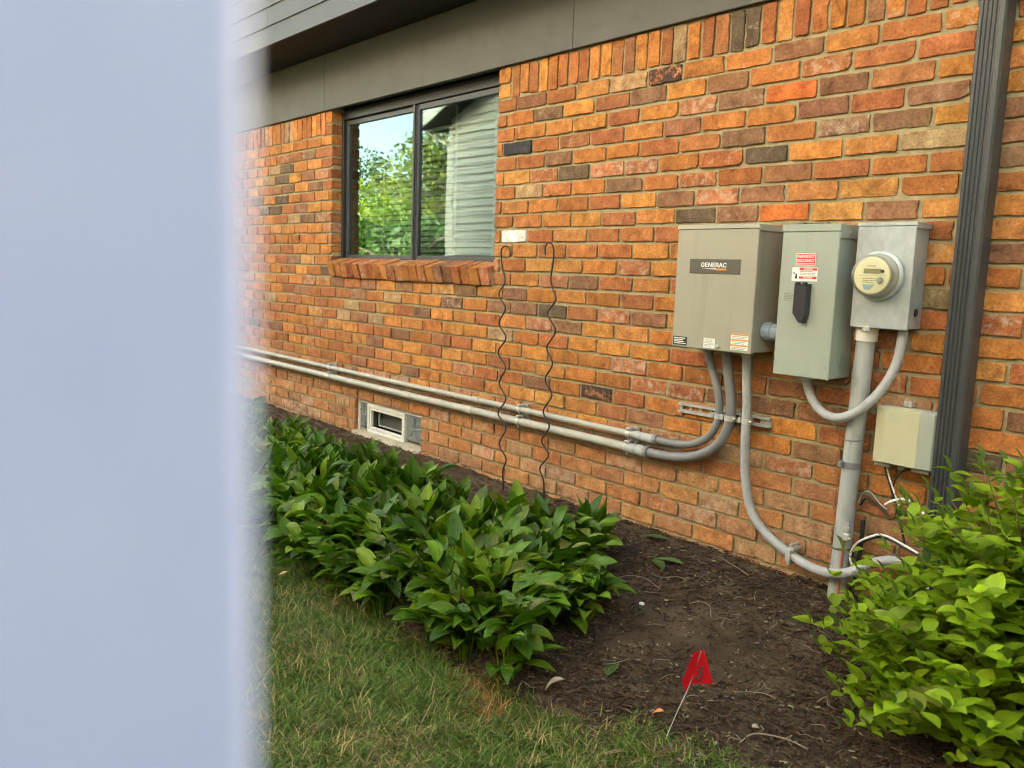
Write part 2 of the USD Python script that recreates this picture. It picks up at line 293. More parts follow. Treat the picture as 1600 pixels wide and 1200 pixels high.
# ------------------------------------------------------------ the brick house
HX0, HX1 = -8.6, 4.0
PITCH, CRS, ZT = .2105, .075, 2.05        # brick pitch, course height, top of the first course below the soldier course
W0, W1 = -1.795, 0.0                      # window opening
B0, B1, BZ = -1.455, -.657, ZT - 24 * CRS  # basement window opening
house = thing('brick_house', 'orange brick house wall with grey overhanging upper storey and dark framed window', 'house')
SILL_Z = ZT - 13 * CRS
big = sbox(HX0, -.3, HX1, 2.225).difference(sbox(W0 - .004, SILL_Z + .03, W1 + .004, 2.3)).difference(sbox(B0 - .004, -.3, B1 + .004, BZ + .003))
m = trimesh.creation.extrude_polygon(big, .10, engine='earcut')
v = np.array(m.vertices); v = np.stack([v[:, 0], v[:, 2] + .0090, v[:, 1]], 1)
mortar = obj('masonry_wall', (v, np.array(m.faces)[:, ::-1]), MORTAR, house)

TONES = {'O': [(.45, .170, .042), (.43, .160, .042), (.48, .185, .044), (.43, .150, .042), (.46, .185, .055)], 'R': [(.375, .130, .042), (.36, .122, .044), (.39, .138, .046), (.345, .128, .050)],
         'Y': [(.51, .225, .060), (.53, .220, .050), (.50, .205, .055)], 'P': [(.28, .130, .066), (.31, .138, .066), (.25, .125, .066)], 'D': [(.15, .096, .056), (.125, .085, .054)],
         'B': [(.58, .16, .04)], 'T': [(.42, .25, .12), (.38, .23, .12)], 'K': [(.045, .044, .042)], 'W': [(.74, .72, .62)], 'H': [(.40, .15, .06)], 'h': [(.46, .24, .10)], 'o': [(.24, .17, .08)], 'w': [(.42, .15, .06)]}
NOTED = 'K:17,179|H:112,202 78,60|h:141,29|W:14,134|D:60,164 130,142 165,164 133,142 -246,187 -255,180 -255,165 -290,158 -269,157 151,214 -280,158|P:28,202 51,172 90,157 102,195 123,179 120,149 144,194 154,187 196,187 123,179 196,171 155,171 211,171 175,157 163,149 212,142 228,178 217,171 217,141 48,111 7,96 -27,103 111,96 109,52 -236,120 -169,104 -128,104 -90,104 -224,97 -137,97 -35,97 -67,89 -141,81 -88,74 -244,173 -225,157 -214,195 -203,172 -216,180 -194,150 -214,150 193,67 194,36 175,202 68,111|R:38,179 59,179 205,180 175,172 196,157 217,201 69,96 184,44 229,195|Y:70,202 122,195 48,187 60,195 100,149 69,142 112,142 186,164 206,149 196,141 197,202 234,171 234,141 58,118 56,103 -6,103 100,89 89,81 110,81 78,74 -4,74 37,74 -222,111 -109,104 -47,104 -205,82 -45,89 -79,81 -16,81 -78,67 -36,67 -86,59 -67,59 -267,203 -224,188 -205,158 -279,150 184,58 251,178|B:175,187 175,141 177,189|T:91,202 -266,187 171,44 182,29 194,21 174,6 153,22 -274,181|o:230,110|w:122,190 87,167 102,166 132,167 77,166 103,73 47,86 90,95 -10,81 154,172 133,185'
noted = []
for part in NOTED.split('|'):
    k, pts = part.split(':')
    noted += [(k, *(int(c) / 100 for c in p.split(','))) for p in pts.split()]

def brick(x0, x1, z0, z1, depth, y0=0.0, n=2, rough=1.0):
    """A hand-made brick: uneven outline, worn arris, its face at about y0 towards -y."""
    w, h = x1 - x0, z1 - z0
    def corner(cx, cz, dx, dz):
        c = g.choice([.004, .007, .012, .02], p=[.62, .23, .10, .05]) * min(1, min(w, h) / .06)
        a, b = c * g.uniform(.8, 1.6), c * g.uniform(.5, 1.0)
        return (cx + dx * a, cz), (cx + dx * .3 * a, cz + dz * .3 * b), (cx, cz + dz * b)
    def edge(p, q, k):
        return [(p[0] + (q[0] - p[0]) * t, p[1] + (q[1] - p[1]) * t) for t in (np.arange(1, k + 1) / (k + 1) + g.uniform(-.08, .08, k))]
    kx, kz = (6, 2) if w > h else (2, 6)
    c0 = corner(x0, z0, 1, 1); c1 = corner(x1, z0, -1, 1); c2 = corner(x1, z1, -1, -1); c3 = corner(x0, z1, 1, -1)
    P = [c0[2], c0[1], c0[0]] + edge(c0[0], c1[0], kx) + [c1[0], c1[1], c1[2]] + edge(c1[2], c2[2], kz) + [c2[2], c2[1], c2[0]] + edge(c2[0], c3[0], kx) + [c3[0], c3[1], c3[2]] + edge(c3[2], c0[2], kz)
    P = np.array(P); k = len(P)
    P += g.normal(0, .0010 * rough, P.shape)
    mid = np.array([(x0 + x1) / 2, (z0 + z1) / 2])
    for q_ in g.choice(k, g.integers(0, 4), replace=False): P[q_] += np.sign(mid - P[q_]) * g.uniform(.001, .0055) * (np.abs(P[q_] - mid) > np.array([w, h]) * .38)
    ch = g.uniform(.0008, .0026, k)
    d = mid - P; d /= np.maximum(np.abs(d) / np.array([w / 2, h / 2]), 1e-6).max(1, keepdims=True) * np.array([[1.0, 1.0]])
    sg = np.sign(mid - P); near = np.minimum(np.abs(mid - P) / np.array([w / 2, h / 2]), 1)
    I = P + sg * ch[:, None] * np.where(near > .75, 1, near * .6)
    tilt = g.normal(0, .0012, 2); yo = y0 + g.normal(0, .0013)
    yf = yo + tilt[0] * (I[:, 0] - mid[0]) / w * 2 + tilt[1] * (I[:, 1] - mid[1]) / h * 2
    V = np.vstack([np.stack([I[:, 0], yf, I[:, 1]], 1), np.stack([P[:, 0], yf + ch * .9, P[:, 1]], 1), np.stack([P[:, 0], np.full(k, depth), P[:, 1]], 1), [[mid[0], yo - g.uniform(0, .0012), mid[1]]]])
    a = np.arange(k); b = (a + 1) % k
    F = [np.stack([np.full(k, 3 * k), a, b], 1)]
    for s in (0, k): F += [np.stack([a + s, a + s + k, b + s + k], 1), np.stack([a + s, b + s + k, b + s], 1)]
    return V, np.vstack(F)
def tone_of(x, z):
    best = min(noted, key=lambda q: abs(q[1] - x) / .09 + abs(q[2] - z) / .034)
    if abs(best[1] - x) < .095 and abs(best[2] - z) < .036: k = best[0]
    else: k = g.choice(list('ORYPTwD'), p=[.42, .33, .085, .09, .025, .04, .01])
    t = np.array(TONES[k][g.integers(len(TONES[k]))]) * np.array([1.0, 1.025, .98]) * g.uniform(.82, 1.12) * (1 + g.uniform(-.05, .05, 3))
    low = np.clip((.52 - z) / .25, 0, 1) * g.uniform(.25, .75)
    if k not in 'KW': t = t * (1 - low) + low * np.array([.46, .24, .11])
    wear = {'w': .13, 'H': .02, 'W': -.3, 'K': -.1}.get(k, g.choice([-.06, 0, .05, .11], p=[.4, .35, .17, .08])); char = {'H': .30, 'h': .17, 'D': .10, 'K': .05}.get(k, 0 if g.random() > .03 else .1)
    return t, wear + .04 * (z < .45), char
cells = []
for k in range(29):
    zt, zb = ZT - k * CRS, ZT - (k + 1) * CRS
    ph = (.165 if k % 2 == 0 else .06) + g.normal(0, .010)
    spans = [(HX0, HX1)]
    if k < 13: spans = [(HX0, W0), (W1, HX1)]
    elif k >= 24: spans = [(HX0, B0), (B1, HX1)]
    for a, b in spans:
        js = [ph + PITCH * n for n in range(-46, 22) if a + .035 < ph + PITCH * n < b - .035]
        js = [j + g.normal(0, .007) for j in js]
        e = [a] + js + [b]
        for s, t in zip(e[:-1], e[1:]):
            j0, j1 = (.0072 if s != a else 0), (.0072 if t != b else 0)
            deep = (s in (W0, W1, B0, B1) and s == a and a != HX0) or (t in (W0, W1, B0, B1) and t == b and b != HX1)
            cells.append((s + j0, t - j1, zb + .0068 + g.normal(0, .0014), zt - .0068 + g.normal(0, .0014), .098 if deep else .03))
ranked = sorted(cells, key=lambda c: np.linalg.norm(np.array([(c[0] + c[1]) / 2, 0, (c[2] + c[3]) / 2]) - CAM) if c[2] > -.06 and -3.6 < c[0] and (c[0] + c[1]) / 2 < 2.78 else 99)
chosen = set(ranked[:300]); restV, restT, restW, restC = [], [], [], []
for c in cells:
    bm = brick(*c); t, wr, chh = tone_of((c[0] + c[1]) / 2, (c[2] + c[3]) / 2)
    if c in chosen: obj('brick', bm, BRICK, mortar, tint=t, wear=wr, char=chh)
    else:
        restV.append(bm); n = len(bm[0]); restT.append(np.tile(t, (n, 1))); restW.append(np.full(n, wr)); restC.append(np.full(n, chh))
tag(obj('distant_bricks', cat(*restV), BRICK, mortar, tint=np.vstack(restT), wear=np.concatenate(restW), char=np.concatenate(restC)), kind='stuff')
# soldier course and the two headers at each side of the window
def place_brick(name, args, depth=.03, parent=mortar, y0=0.0):
    bm = brick(*args, depth, y0); t, wr, chh = tone_of((args[0] + args[1]) / 2, (args[2] + args[3]) / 2)
    return obj(name, bm, BRICK, parent, tint=t, wear=wr, char=chh)
SP = .0705
for a, b in ((HX0, W0 - .088), (W1 + .098, HX1)):
    x = a if a > 0 else b
    while (x + SP < b + .001) if a > 0 else (x - SP > a - .001):
        s = x if a > 0 else x - SP
        place_brick('soldier_brick', (s + .0062, s + SP - .0062, ZT + .006 + g.normal(0, .003), 2.204 + g.normal(0, .002)))
        x += SP if a > 0 else -SP
for a, b in ((W0 - .086, W0), (W1, W1 + .092)):
    for z0, z1 in ((ZT + .004, ZT + .068), (ZT + .08, 2.205)): place_brick('header_brick', (a, b, z0, z1), .098)
# rowlock sill bricks, sloping outwards
n_sill = 21
for k in range(n_sill):
    s = W0 + .012 + (W1 - W0 - .016) * k / n_sill; e = W0 + .012 + (W1 - W0 - .016) * (k + 1) / n_sill
    V, F = brick(s + .004, e - .004, 0, .096, .125, 0)
    a = math.radians(17); y, z = V[:, 1].copy(), V[:, 2].copy()
    V[:, 1] = -.020 + y * math.cos(a) - z * math.sin(a) + g.normal(0, .003); V[:, 2] = SILL_Z - .002 + z + y * math.sin(a) + g.normal(0, .002)
    t, wr, chh = tone_of((s + e) / 2 + 50, 1.1)
    obj('sill_brick', (V, F), BRICK, mortar, tint=t * np.array([.9, .88, .9]), wear=wr, char=chh)
obj('sill_mortar', cbox(W0 + .006, W1 - .006, -.004, .10, SILL_Z - .001, SILL_Z + .080, .004), MORTAR, mortar)

# frieze boards, soffit, overhanging upper storey
fx = [HX0, -1.866, .562, 2.99, HX1]
for a, b in zip(fx[:-1], fx[1:]): obj('frieze_board', cbox(a + .0012, b - .0012, -.020, .02, 2.2105, 2.585, .002), PANEL, house)
OY = -.40
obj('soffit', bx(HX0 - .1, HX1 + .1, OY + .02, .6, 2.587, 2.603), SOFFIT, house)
obj('upper_wall', bx(HX0 - .1, HX1 + .1, OY + .014, 6.6, 2.605, 5.35), SIDING, house)
for k in range(22):
    z = 2.580 + k * .122; js = sorted([HX0 - .1, HX1 + .1] + [x for x in (-.70 + 1.23 * ((k * 2) % 3) - 3.7, -.70 + 1.23 * ((k * 2) % 3), -.70 + 1.23 * ((k * 2) % 3) + 3.7) if HX0 < x < HX1])
    for a, b in zip(js[:-1], js[1:]):
        v = np.array([[x, y, zz] for x in (a + .001, b - .001) for y, zz in ((OY - .004, z), (OY + .013, z), (OY + .013, z + .128), (OY + .005, z + .128))])
        f = np.array([[0, 3, 2], [0, 2, 1], [4, 5, 6], [4, 6, 7], [0, 4, 7], [0, 7, 3], [0, 1, 5], [0, 5, 4], [1, 2, 6], [1, 6, 5], [3, 7, 6], [3, 6, 2]])
        obj('siding_board', (v, f), SIDING, house)
obj('eave', bx(HX0 - .3, HX1 + .3, OY - .35, 7.0, 5.352, 5.48), PANEL, house)
rv = np.array([[x, y, z] for x in (HX0 - .35, HX1 + .35) for y, z in ((OY - .4, 5.482), (7.05, 5.482), (3.3, 7.3))])
obj('roof', (rv, np.array([[0, 3, 5], [0, 5, 2], [2, 5, 4], [2, 4, 1], [0, 1, 4], [0, 4, 3], [0, 2, 1], [3, 4, 5]])), SHINGLE, house)
# inside and the other walls of the lower storey
obj('interior_wall', cat(bx(HX0, HX1, 2.6, 2.64, -.3, 2.585), bx(HX0, HX0 + .06, .107, 2.6, -.3, 2.585), bx(HX1 - .06, HX1, .107, 2.6, -.3, 2.585), bx(HX0 + .06, HX1 - .06, .25, 2.6, .25, .29)), ROOM, house)
obj('back_wall', cat(bx(HX0, HX1, 6.4, 6.5, -.3, 2.585), bx(HX0, HX0 + .1, 2.64, 6.4, -.3, 2.585), bx(HX1 - .1, HX1, 2.64, 6.4, -.3, 2.585)), MORTAR, house)

# window: frame > sashes, panes
WY = .075; wz0, wz1 = SILL_Z + .095, 2.20
frame = obj('window', cat(cbox(W0 + .002, W0 + .026, WY, WY + .09, wz0, wz1), cbox(W1 - .026, W1 - .002, WY, WY + .09, wz0, wz1), cbox(W0 + .0265, W1 - .0265, WY, WY + .09, wz0, wz0 + .024), cbox(W0 + .0265, W1 - .0265, WY, WY + .09, wz1 - .05, wz1),
                       bx(W0 - .02, W1 + .02, .10, .15, 2.2005, 2.226), bx(W0 + .002, W1 - .002, .102, .18, wz0 - .05, wz0 - .001)), BRONZE, house)
XM = -.895
for a, b, y in ((W0 + .028, XM - .002, WY + .022), (XM, W1 - .028, WY + .012)):
    s, zz0, zz1 = .034, wz0 + .026, wz1 - .052
    sash = obj('sash', cat(cbox(a, a + s, y, y + .03, zz0, zz1), cbox(b - s, b, y, y + .03, zz0, zz1), cbox(a + s + .0004, b - s - .0004, y, y + .03, zz0, zz0 + s), cbox(a + s + .0004, b - s - .0004, y, y + .03, zz1 - s, zz1)), BRONZE2, frame)
    obj('pane', bx(a + s + .001, b - s - .001, y + .013, y + .017, zz0 + s + .001, zz1 - s - .001), GLASS, frame)
obj('mullion', cat(cbox(XM - .012, XM + .006, WY - .006, WY + .011, wz0 + .025, wz1 - .051, .004)), BRONZE2, frame)
# blinds behind the panes
bl = thing('window_blind', 'pale slatted blind hanging behind the large window panes', 'blind')
for k in range(24):
    z = wz0 + .05 + k * .036
    if z < wz0 + .86: obj('slat', (np.array([[x, .236 + .026 * c - .0013 * t_, z + .026 * c + .0013 * t_ + .002 * math.sin(k * 2.3)] for x in (W0 + .06, W1 - .06) for c in (0, 1) for t_ in (-1, 1)]), np.array([[0, 4, 6], [0, 6, 2], [1, 3, 7], [1, 7, 5], [0, 1, 5], [0, 5, 4], [2, 6, 7], [2, 7, 3], [0, 2, 3], [0, 3, 1], [4, 5, 7], [4, 7, 6]])), BLIND, bl)
for x in (W0 + .3, -1.1, -.68, W1 - .3): obj('ladder_tape', bx(x, x + .022, .229, .231, wz0 + .04, wz1 - .06), BLIND, bl)

# basement window between glass blocks
bw = obj('basement_window', cat(bx(B0 - .003, B1 + .003, .030, .10, BZ - .020, BZ + .0025), bx(B0 - .003, B0 + .02, .030, .10, .02, BZ - .021), bx(B1 - .02, B1 + .003, .030, .10, .02, BZ - .021)), WHITE, house)
def gblock(x0, x1):
    z0, z1 = .058, BZ - .024
    cx, cz = (x0 + x1) / 2, (z0 + z1) / 2
    body = cbox(x0, x1, .034, .12, z0, z1, .010)
    ribs = [cyl((cx, .033, cz), (cx + .45 * (x1 - x0) * math.cos(a), .033, cz + .45 * (z1 - z0) * math.sin(a)), .005, 8) for a in (0.1, 1.5, 2.6, 3.9, 5.1)]
    b = obj('glass_block', body, BLOCK, bw)
    obj('pattern', cat(*ribs, tube([(cx + .028 * math.cos(t), .033, z0 + .035 + .022 * math.sin(t)) for t in np.linspace(0, math.pi, 10)], .004, 6)), BLOCK, bw)
gblock(B0 + .021, -1.338); gblock(-.876, B1 - .021)
v0, v1, vz0, vz1 = -1.335, -.879, .036, BZ - .022
def rect_frame(x0, x1, z0, z1, w, y0, y1): return cat(cbox(x0, x0 + w, y0, y1, z0, z1), cbox(x1 - w, x1, y0, y1, z0, z1), cbox(x0 + w + .0003, x1 - w - .0003, y0, y1, z0, z0 + w), cbox(x0 + w + .0003, x1 - w - .0003, y0, y1, z1 - w, z1))
obj('vent_frame', rect_frame(v0, v1, vz0, vz1, .020, .027, .06), WHITE, bw)
obj('vent_sash', rect_frame(v0 + .023, v1 - .023, vz0 + .023, vz1 - .023, .016, .032, .055), WHITE, bw)
obj('inner_frame', rect_frame(v0 + .075, v1 - .01, vz0 + .045, vz1 - .038, .010, .070, .085), BEIGE2, bw)
obj('screen', bx(v0 + .037, v1 - .037, .092, .094, vz0 + .037, vz1 - .037), VENTG, bw)
sv = [(.11, .050), (-.010, .030), (-.02, .004), (-.03, -.06), (.11, -.06)]
vv = np.array([[x, y, z] for x in (B0 - .01, B1 + .004) for y, z in sv]); n5 = 5
ff = [[0, 1, 2], [0, 2, 3], [0, 3, 4], [5, 7, 6], [5, 8, 7], [5, 9, 8]]
for k in range(5): ff += [[k, (k + 1) % 5 + 5, (k + 1) % 5], [k, k + 5, (k + 1) % 5 + 5]]
obj('sill', (vv, np.array(ff)), CONCRETE, bw)

# ------------------------------------------------------------ downspout
ds = thing('downspout', 'dark grey fluted metal downspout running down the brick wall at right', 'downspout')
DX0, DX1, DY0, DY1 = 2.405, 2.487, -.078, -.006
def ds_section():
    pts = [(DX0, DY1), (DX0, DY0 + .006), (DX0 + .004, DY0)]
    nf = 4; x = DX0 + .012; w = (DX1 - DX0 - .030) / nf
    for k in range(nf): pts += [(x, DY0), (x + w * .25, DY0 + .0045), (x + w * .55, DY0 + .0045), (x + w * .8, DY0)]; x += w
    pts += [(DX1 - .006, DY0), (DX1, DY0 + .007), (DX1, DY1)]
    return np.array(pts)
sec = ds_section()
m = trimesh.creation.extrude_polygon(Polygon(sec), 2.13, engine='earcut'); m.apply_translation([0, 0, .06])
obj('pipe', m, DOWN, ds)
m = trimesh.creation.extrude_polygon(Polygon(sec), .62, engine='earcut')
vv = np.array(m.vertices); zz = vv[:, 2] / .62; vv[:, 1] -= .40 * zz; vv[:, 2] = 2.19 + .40 * zz + 0 * vv[:, 2]
obj('elbow', (vv, np.array(m.faces)), DOWN, ds)
m = trimesh.creation.extrude_polygon(Polygon(sec), 2.7, engine='earcut'); m.apply_translation([0, -.40, 2.592])
obj('upper_pipe', m, DOWN, ds)
obj('strap', cat(cbox(DX0 - .004, DX1 + .004, DY0 - .005, DY0 - .0012, 2.032, 2.085, .001), bx(DX0 - .004, DX0 - .0008, DY0 - .001, -.012, 2.032, 2.085), bx(DX1 + .0008, DX1 + .004, DY0 - .001, -.012, 2.032, 2.085),
                 trimesh.convex.convex_hull(np.array([[x, y, z] for y in (-.0145, -.011) for x, z in ((DX0 - .036, 2.075), (DX0 - .026, 2.03), (DX0 - .001, 2.034), (DX0 - .001, 2.088), (DX0 - .03, 2.088))])),
                 trimesh.convex.convex_hull(np.array([[x, y, z] for y in (-.0145, -.011) for x, z in ((DX1 + .036, 2.075), (DX1 + .026, 2.03), (DX1 + .001, 2.034), (DX1 + .001, 2.088), (DX1 + .03, 2.088))]))), DOWN, ds)

# ------------------------------------------------------------ electrical boxes
# transfer switch cabinet
gx0, gx1, gz0, gz1, gy = 1.383, 1.755, .874, 1.358, -.180
t = thing('transfer_switch', 'largest tan electrical cabinet with brown name plate, leftmost of three on the wall', 'electrical box')
obj('cabinet', cat(cbox(gx0 + .004, gx1 - .004, gy + .019, -.008, gz0 + .004, gz1 - .003, .002), cbox(gx0 + .06, gx1 - .06, -.0078, .001, gz0 + .05, gz1 - .05, .002)), TAUPE, t)
obj('door', cbox(gx0, gx1, gy, gy + .0185, gz0, gz1 - .014, .003), TAUPE, t)
obj('top_lip', cat(cbox(gx0 - .002, gx1 + .002, gy - .003, gy + .002, gz1 - .0135, gz1 + .002, .001), cbox(gx0 - .002, gx1 + .002, gy + .0021, -.010, gz1 - .0028, gz1 + .002, .001), cbox(gx1 + .0001, gx1 + .003, gy + .0021, -.010, gz1 - .022, gz1 - .003, .001)), TAUPE2, t)
pl = obj('name_plate', cbox(1.451, 1.685, gy - .003, gy - .0002, 1.172, 1.228, .001), PLATE, t)
obj('lettering', text_fit('GENERAC', 1.506, 1.625, gy - .0031, 1.1975, .0165, True), LABELW, pl)
obj('underline', cat(bx(1.578, 1.626, gy - .0036, gy - .0029, 1.1855, 1.1925)), LABELO, pl)
obj('underline', trimesh.convex.convex_hull(np.array([[x, y, z] for y in (gy - .0036, gy - .0029) for x, z in ((1.506, 1.1905), (1.5775, 1.1925), (1.5775, 1.1885))])), LABELW, pl)
s1 = obj('black_sticker', bx(1.390, 1.459, gy - .0012, gy - .0002, .882, .917), LABELK, t); obj('print', lines_of_print(1.396, 1.454, .886, .914, gy - .0014, 4, 1), LABELW, s1)
s2 = obj('white_sticker', bx(1.540, 1.593, gy - .0012, gy - .0002, .882, .920), LABELW, t); obj('print', lines_of_print(1.545, 1.589, .886, .917, gy - .0014, 5, 2, .35), PRINT, s2)
s3 = obj('warning_sticker', bx(1.666, 1.742, gy - .0012, gy - .0002, .886, .948), LABELW, t)
for k in range(3):
    z = .948 - k * .0207
    b_ = obj('orange_band', bx(1.6662, 1.7418, gy - .0017, gy - .0013, z - .0065, z - .0003), LABELO, s3)
    obj('print', lines_of_print(1.672, 1.738, z - .0195, z - .008, gy - .0014, 2, 5 + k, .4), PRINT, s3)
obj('lock_screw', cat(lathe_y([(.0, gy - .010), (.006, gy - .010), (.008, gy - .006), (.008, gy), (0, gy)], (1.607, .893), 16)), ZINC, t)
obj('nipple', cat(cyl((1.7555, -.09, .9595), (1.79, -.09, .9595), .036, 28), cyl((1.79, -.09, .9595), (1.8425, -.09, .9595), .032, 28)), worn('blue_grey_pvc_look', (.23, .29, .31), (.27, .33, .35), 9, .45), t)
for nm, x in (('hub', 1.475), ('hub', 1.566), ('hub', 1.659)): obj(nm, cat(cyl((x, -.055, .852), (x, -.055, .874), .022, 20), cyl((x, -.055, .860), (x, -.055, .868), .026, 6)), FLEXG if x < 1.6 else ZINC, t)

# disconnect box
dx0, dx1, dz0, dz1, dy = 1.842, 2.062, .811, 1.356, -.160
t = thing('disconnect_box', 'tall grey-green disconnect box with red label and black handle, middle of three', 'electrical box')
obj('cabinet', cbox(dx0 + .003, dx1 - .003, dy + .012, -.004, dz0 + .003, dz1 - .005, .002), SAGE, t)
obj('door', cbox(dx0, dx1, dy, dy + .0115, dz0, dz1 - .026, .003), SAGE, t)
obj('rain_hood', cat(cbox(dx0 - .002, dx1 + .002, dy - .002, dy + .0022, dz1 - .025, dz1, .001), cbox(dx0 - .002, dx1 + .002, dy + .0025, -.003, dz1 - .0045, dz1, .001),
                     cbox(dx1 - .0002, dx1 + .003, dy + .0025, -.003, dz1 - .048, dz1 - .0048, .001)), SAGE, t)
obj('top_plate', cat(cbox(1.856, 1.975, -.10, -.03, dz1 + .0005, dz1 + .007, .002), *[cyl((x, -.06, dz1 + .007), (x, -.06, dz1 + .012), .006, 6) for x in (1.868, 1.962)]), BLACK, t)
obj('hood_rivet', lathe_y([(0, -.0), (.004, 0)], (0, 0), 4) if False else cyl((dx1 + .003, -.10, 1.330), (dx1 + .005, -.10, 1.330), .004, 10), ZINC, t)
for x, z in ((1.849, .857), (2.046, .855)): obj('screw', lathe_y([(0, dy - .003), (.0035, dy - .003), (.0045, dy), (0, dy)], (x, z), 12), ZINC, t)
ra = obj('red_label', bx(1.903, 1.980, dy - .0012, dy - .0002, 1.2105, 1.2535), LABELR, t)
obj('border', rect_frame(1.9035, 1.9795, 1.211, 1.253, .0022, dy - .0017, dy - .0013), LABELW, ra)
obj('lettering', cat(text_fit('EMERGENCY', 1.908, 1.975, dy - .0014, 1.2385, .0092, True), text_fit('DISCONNECT', 1.908, 1.975, dy - .0014, 1.2235, .0092, True)), LABELW, ra)
obj('rule', bx(1.908, 1.975, dy - .0018, dy - .0013, 1.2175, 1.2192), LABELW, ra)
wl = obj('danger_label', bx(1.891, 1.990, dy - .0012, dy - .0002, 1.1555, 1.2035), LABELW, t)
for z, w in ((1.1965, 'DANGER'), (1.1665, 'PELIGRO')):
    rb = obj('red_band', bx(1.920, 1.988, dy - .0017, dy - .0013, z - .003, z + .0055), LABELR, wl)
    obj('band_lettering', text_fit(w, 1.938, 1.972, dy - .0018, z - .0012, .005, True), LABELW, wl)
obj('print', lines_of_print(1.922, 1.986, 1.175, 1.1925, dy - .0014, 3, 11, .35), PRINT, wl)
obj('shock_symbol', cat(cyl((1.908, dy - .0013, 1.168), (1.908, dy - .0018, 1.168), .005, 12), bx(1.9055, 1.9115, dy - .0018, dy - .0013, 1.168, 1.180), bx(1.895, 1.9005, dy - .0018, dy - .0013, 1.184, 1.187), bx(1.899, 1.904, dy - .0018, dy - .0013, 1.180, 1.1835)), LABELK, wl)
obj('embossed_print', lines_of_print(1.866, 1.902, 1.082, 1.112, dy - .0002, 5, 12, .4), PRINT, t)
hp = np.array([(1.914, 1.146), (1.971, 1.146), (1.971, 1.040), (1.962, 1.008), (1.941, 1.008), (1.914, 1.040)])
hc = hp.mean(0)
hv = np.vstack([np.c_[hp[:, 0], np.full(6, dy), hp[:, 1]], np.c_[hp[:, 0], np.full(6, dy - .018), hp[:, 1]], np.c_[hc[0] + (hp[:, 0] - hc[0]) * .80, np.full(6, dy - .026), hc[1] + (hp[:, 1] - hc[1]) * .92]])
hd = obj('handle', trimesh.convex.convex_hull(hv), BLACK, t)
obj('handle_ridge', cat(cbox(1.922, 1.936, dy - .029, dy - .012, 1.140, 1.152, .002), cbox(1.949, 1.963, dy - .029, dy - .012, 1.140, 1.152, .002), bx(1.921, 1.964, dy - .0265, dy - .02, 1.038, 1.041)), BLACK, hd)
obj('knockout', cat(*[tube([(dx1 + .0003, -.075 + r * math.cos(a), .875 + r * math.sin(a)) for a in np.linspace(0, 2 * math.pi, 25)], .0009, 6) for r in (.016, .025)]), SAGE, t)
obj('bottom_hub', cat(cyl((1.928, -.07, .795), (1.928, -.07, .811), .026, 20), cbox(1.895, 1.925, -.10, -.07, .800, .8105, .002)), ZINC, t)

# meter socket
mx0, mx1, mz0, mz1, my = 2.099, 2.297, 1.004, 1.360, -.110
t = thing('electric_meter', 'galvanized meter socket with round glass electric meter, rightmost of three boxes', 'electric meter')
obj('socket_box', cbox(mx0 + .003, mx1 - .003, my + .010, -.004, mz0 + .003, mz1 - .004, .002), GALV, t)
obj('cover', cbox(mx0, mx1, my, my + .0095, mz0, mz1 - .012, .002), GALV, t)
obj('top_cap', cat(cbox(mx0 - .002, mx1 + .002, my - .002, my + .003, mz1 - .0115, mz1 + .001, .001), cbox(mx0 - .002, mx1 + .002, my + .0033, -.003, mz1 - .0035, mz1 + .001, .001), cbox(mx1 - .0003, mx1 + .003, my + .0033, -.003, mz1 - .02, mz1 - .004, .001)), GALV, t)
mc = (2.190, 1.182)
obj('ring', lathe_y([(.070, my), (.084, my - .001), (.084, my - .016), (.078, my - .021), (.074, my - .021), (.074, my)], mc, 56), GALV, t, smooth=40)
obj('meter_body', lathe_y([(.0735, my - .019), (.0735, my - .028), (.069, my - .032), (.064, my - .058), (0, my - .058)], mc, 56), METERB, t, smooth=40)
obj('glass_cover', lathe_y([(.0735, my - .029), (.0715, my - .034), (.0700, my - .062), (.0665, my - .071), (.058, my - .076), (.03, my - .079), (0, my - .080)], mc, 56), CLEAR, t, smooth=50)
obj('face', lathe_y([(0, my - .0605), (.060, my - .0605), (.061, my - .0585), (0, my - .0585)], mc, 56), CREAM, t)
fy = my - .0607
obj('screen', bx(mc[0] - .028, mc[0] + .030, fy - .001, fy, mc[1] + .006, mc[1] + .022), LCD, t)
obj('face_line', bx(mc[0] - .045, mc[0] + .046, fy - .0006, fy, mc[1] - .0008, mc[1] + .0004), BLUEP, t)
obj('face_print', cat(lines_of_print(mc[0] - .03, mc[0] + .02, mc[1] - .026, mc[1] - .008, fy, 3, 21, .35), lines_of_print(mc[0] - .018, mc[0] + .014, mc[1] + .028, mc[1] + .034, fy, 1, 22, .5)), PRINT, t)
obj('blue_mark', trimesh.convex.convex_hull(np.array([[mc[0] + x, y, mc[1] + z] for y in (fy - .0007, fy) for x, z in ((-.03, -.030), (.012, -.030), (-.002, -.048), (-.020, -.048))])), BLUEP, t)
obj('button', lathe_y([(0, fy - .006), (.005, fy - .006), (.006, fy), (0, fy)], (mc[0] + .036, mc[1] + .014), 14), BLACK, t)
obj('seal_knob', lathe_y([(0, fy - .010), (.008, fy - .010), (.011, fy), (0, fy)], (mc[0] + .030, mc[1] - .016), 18), BEIGE2, t)
obj('cable_hole', cyl((mx1 - .001, -.055, 1.062), (mx1 + .0008, -.055, 1.062), .0135, 20), BLACK, t)
for z in (1.20, 1.178, 1.156): obj('knockout', cyl((mx1 - .001, -.062, z), (mx1 + .0006, -.062, z), .006, 12), METERB, t)
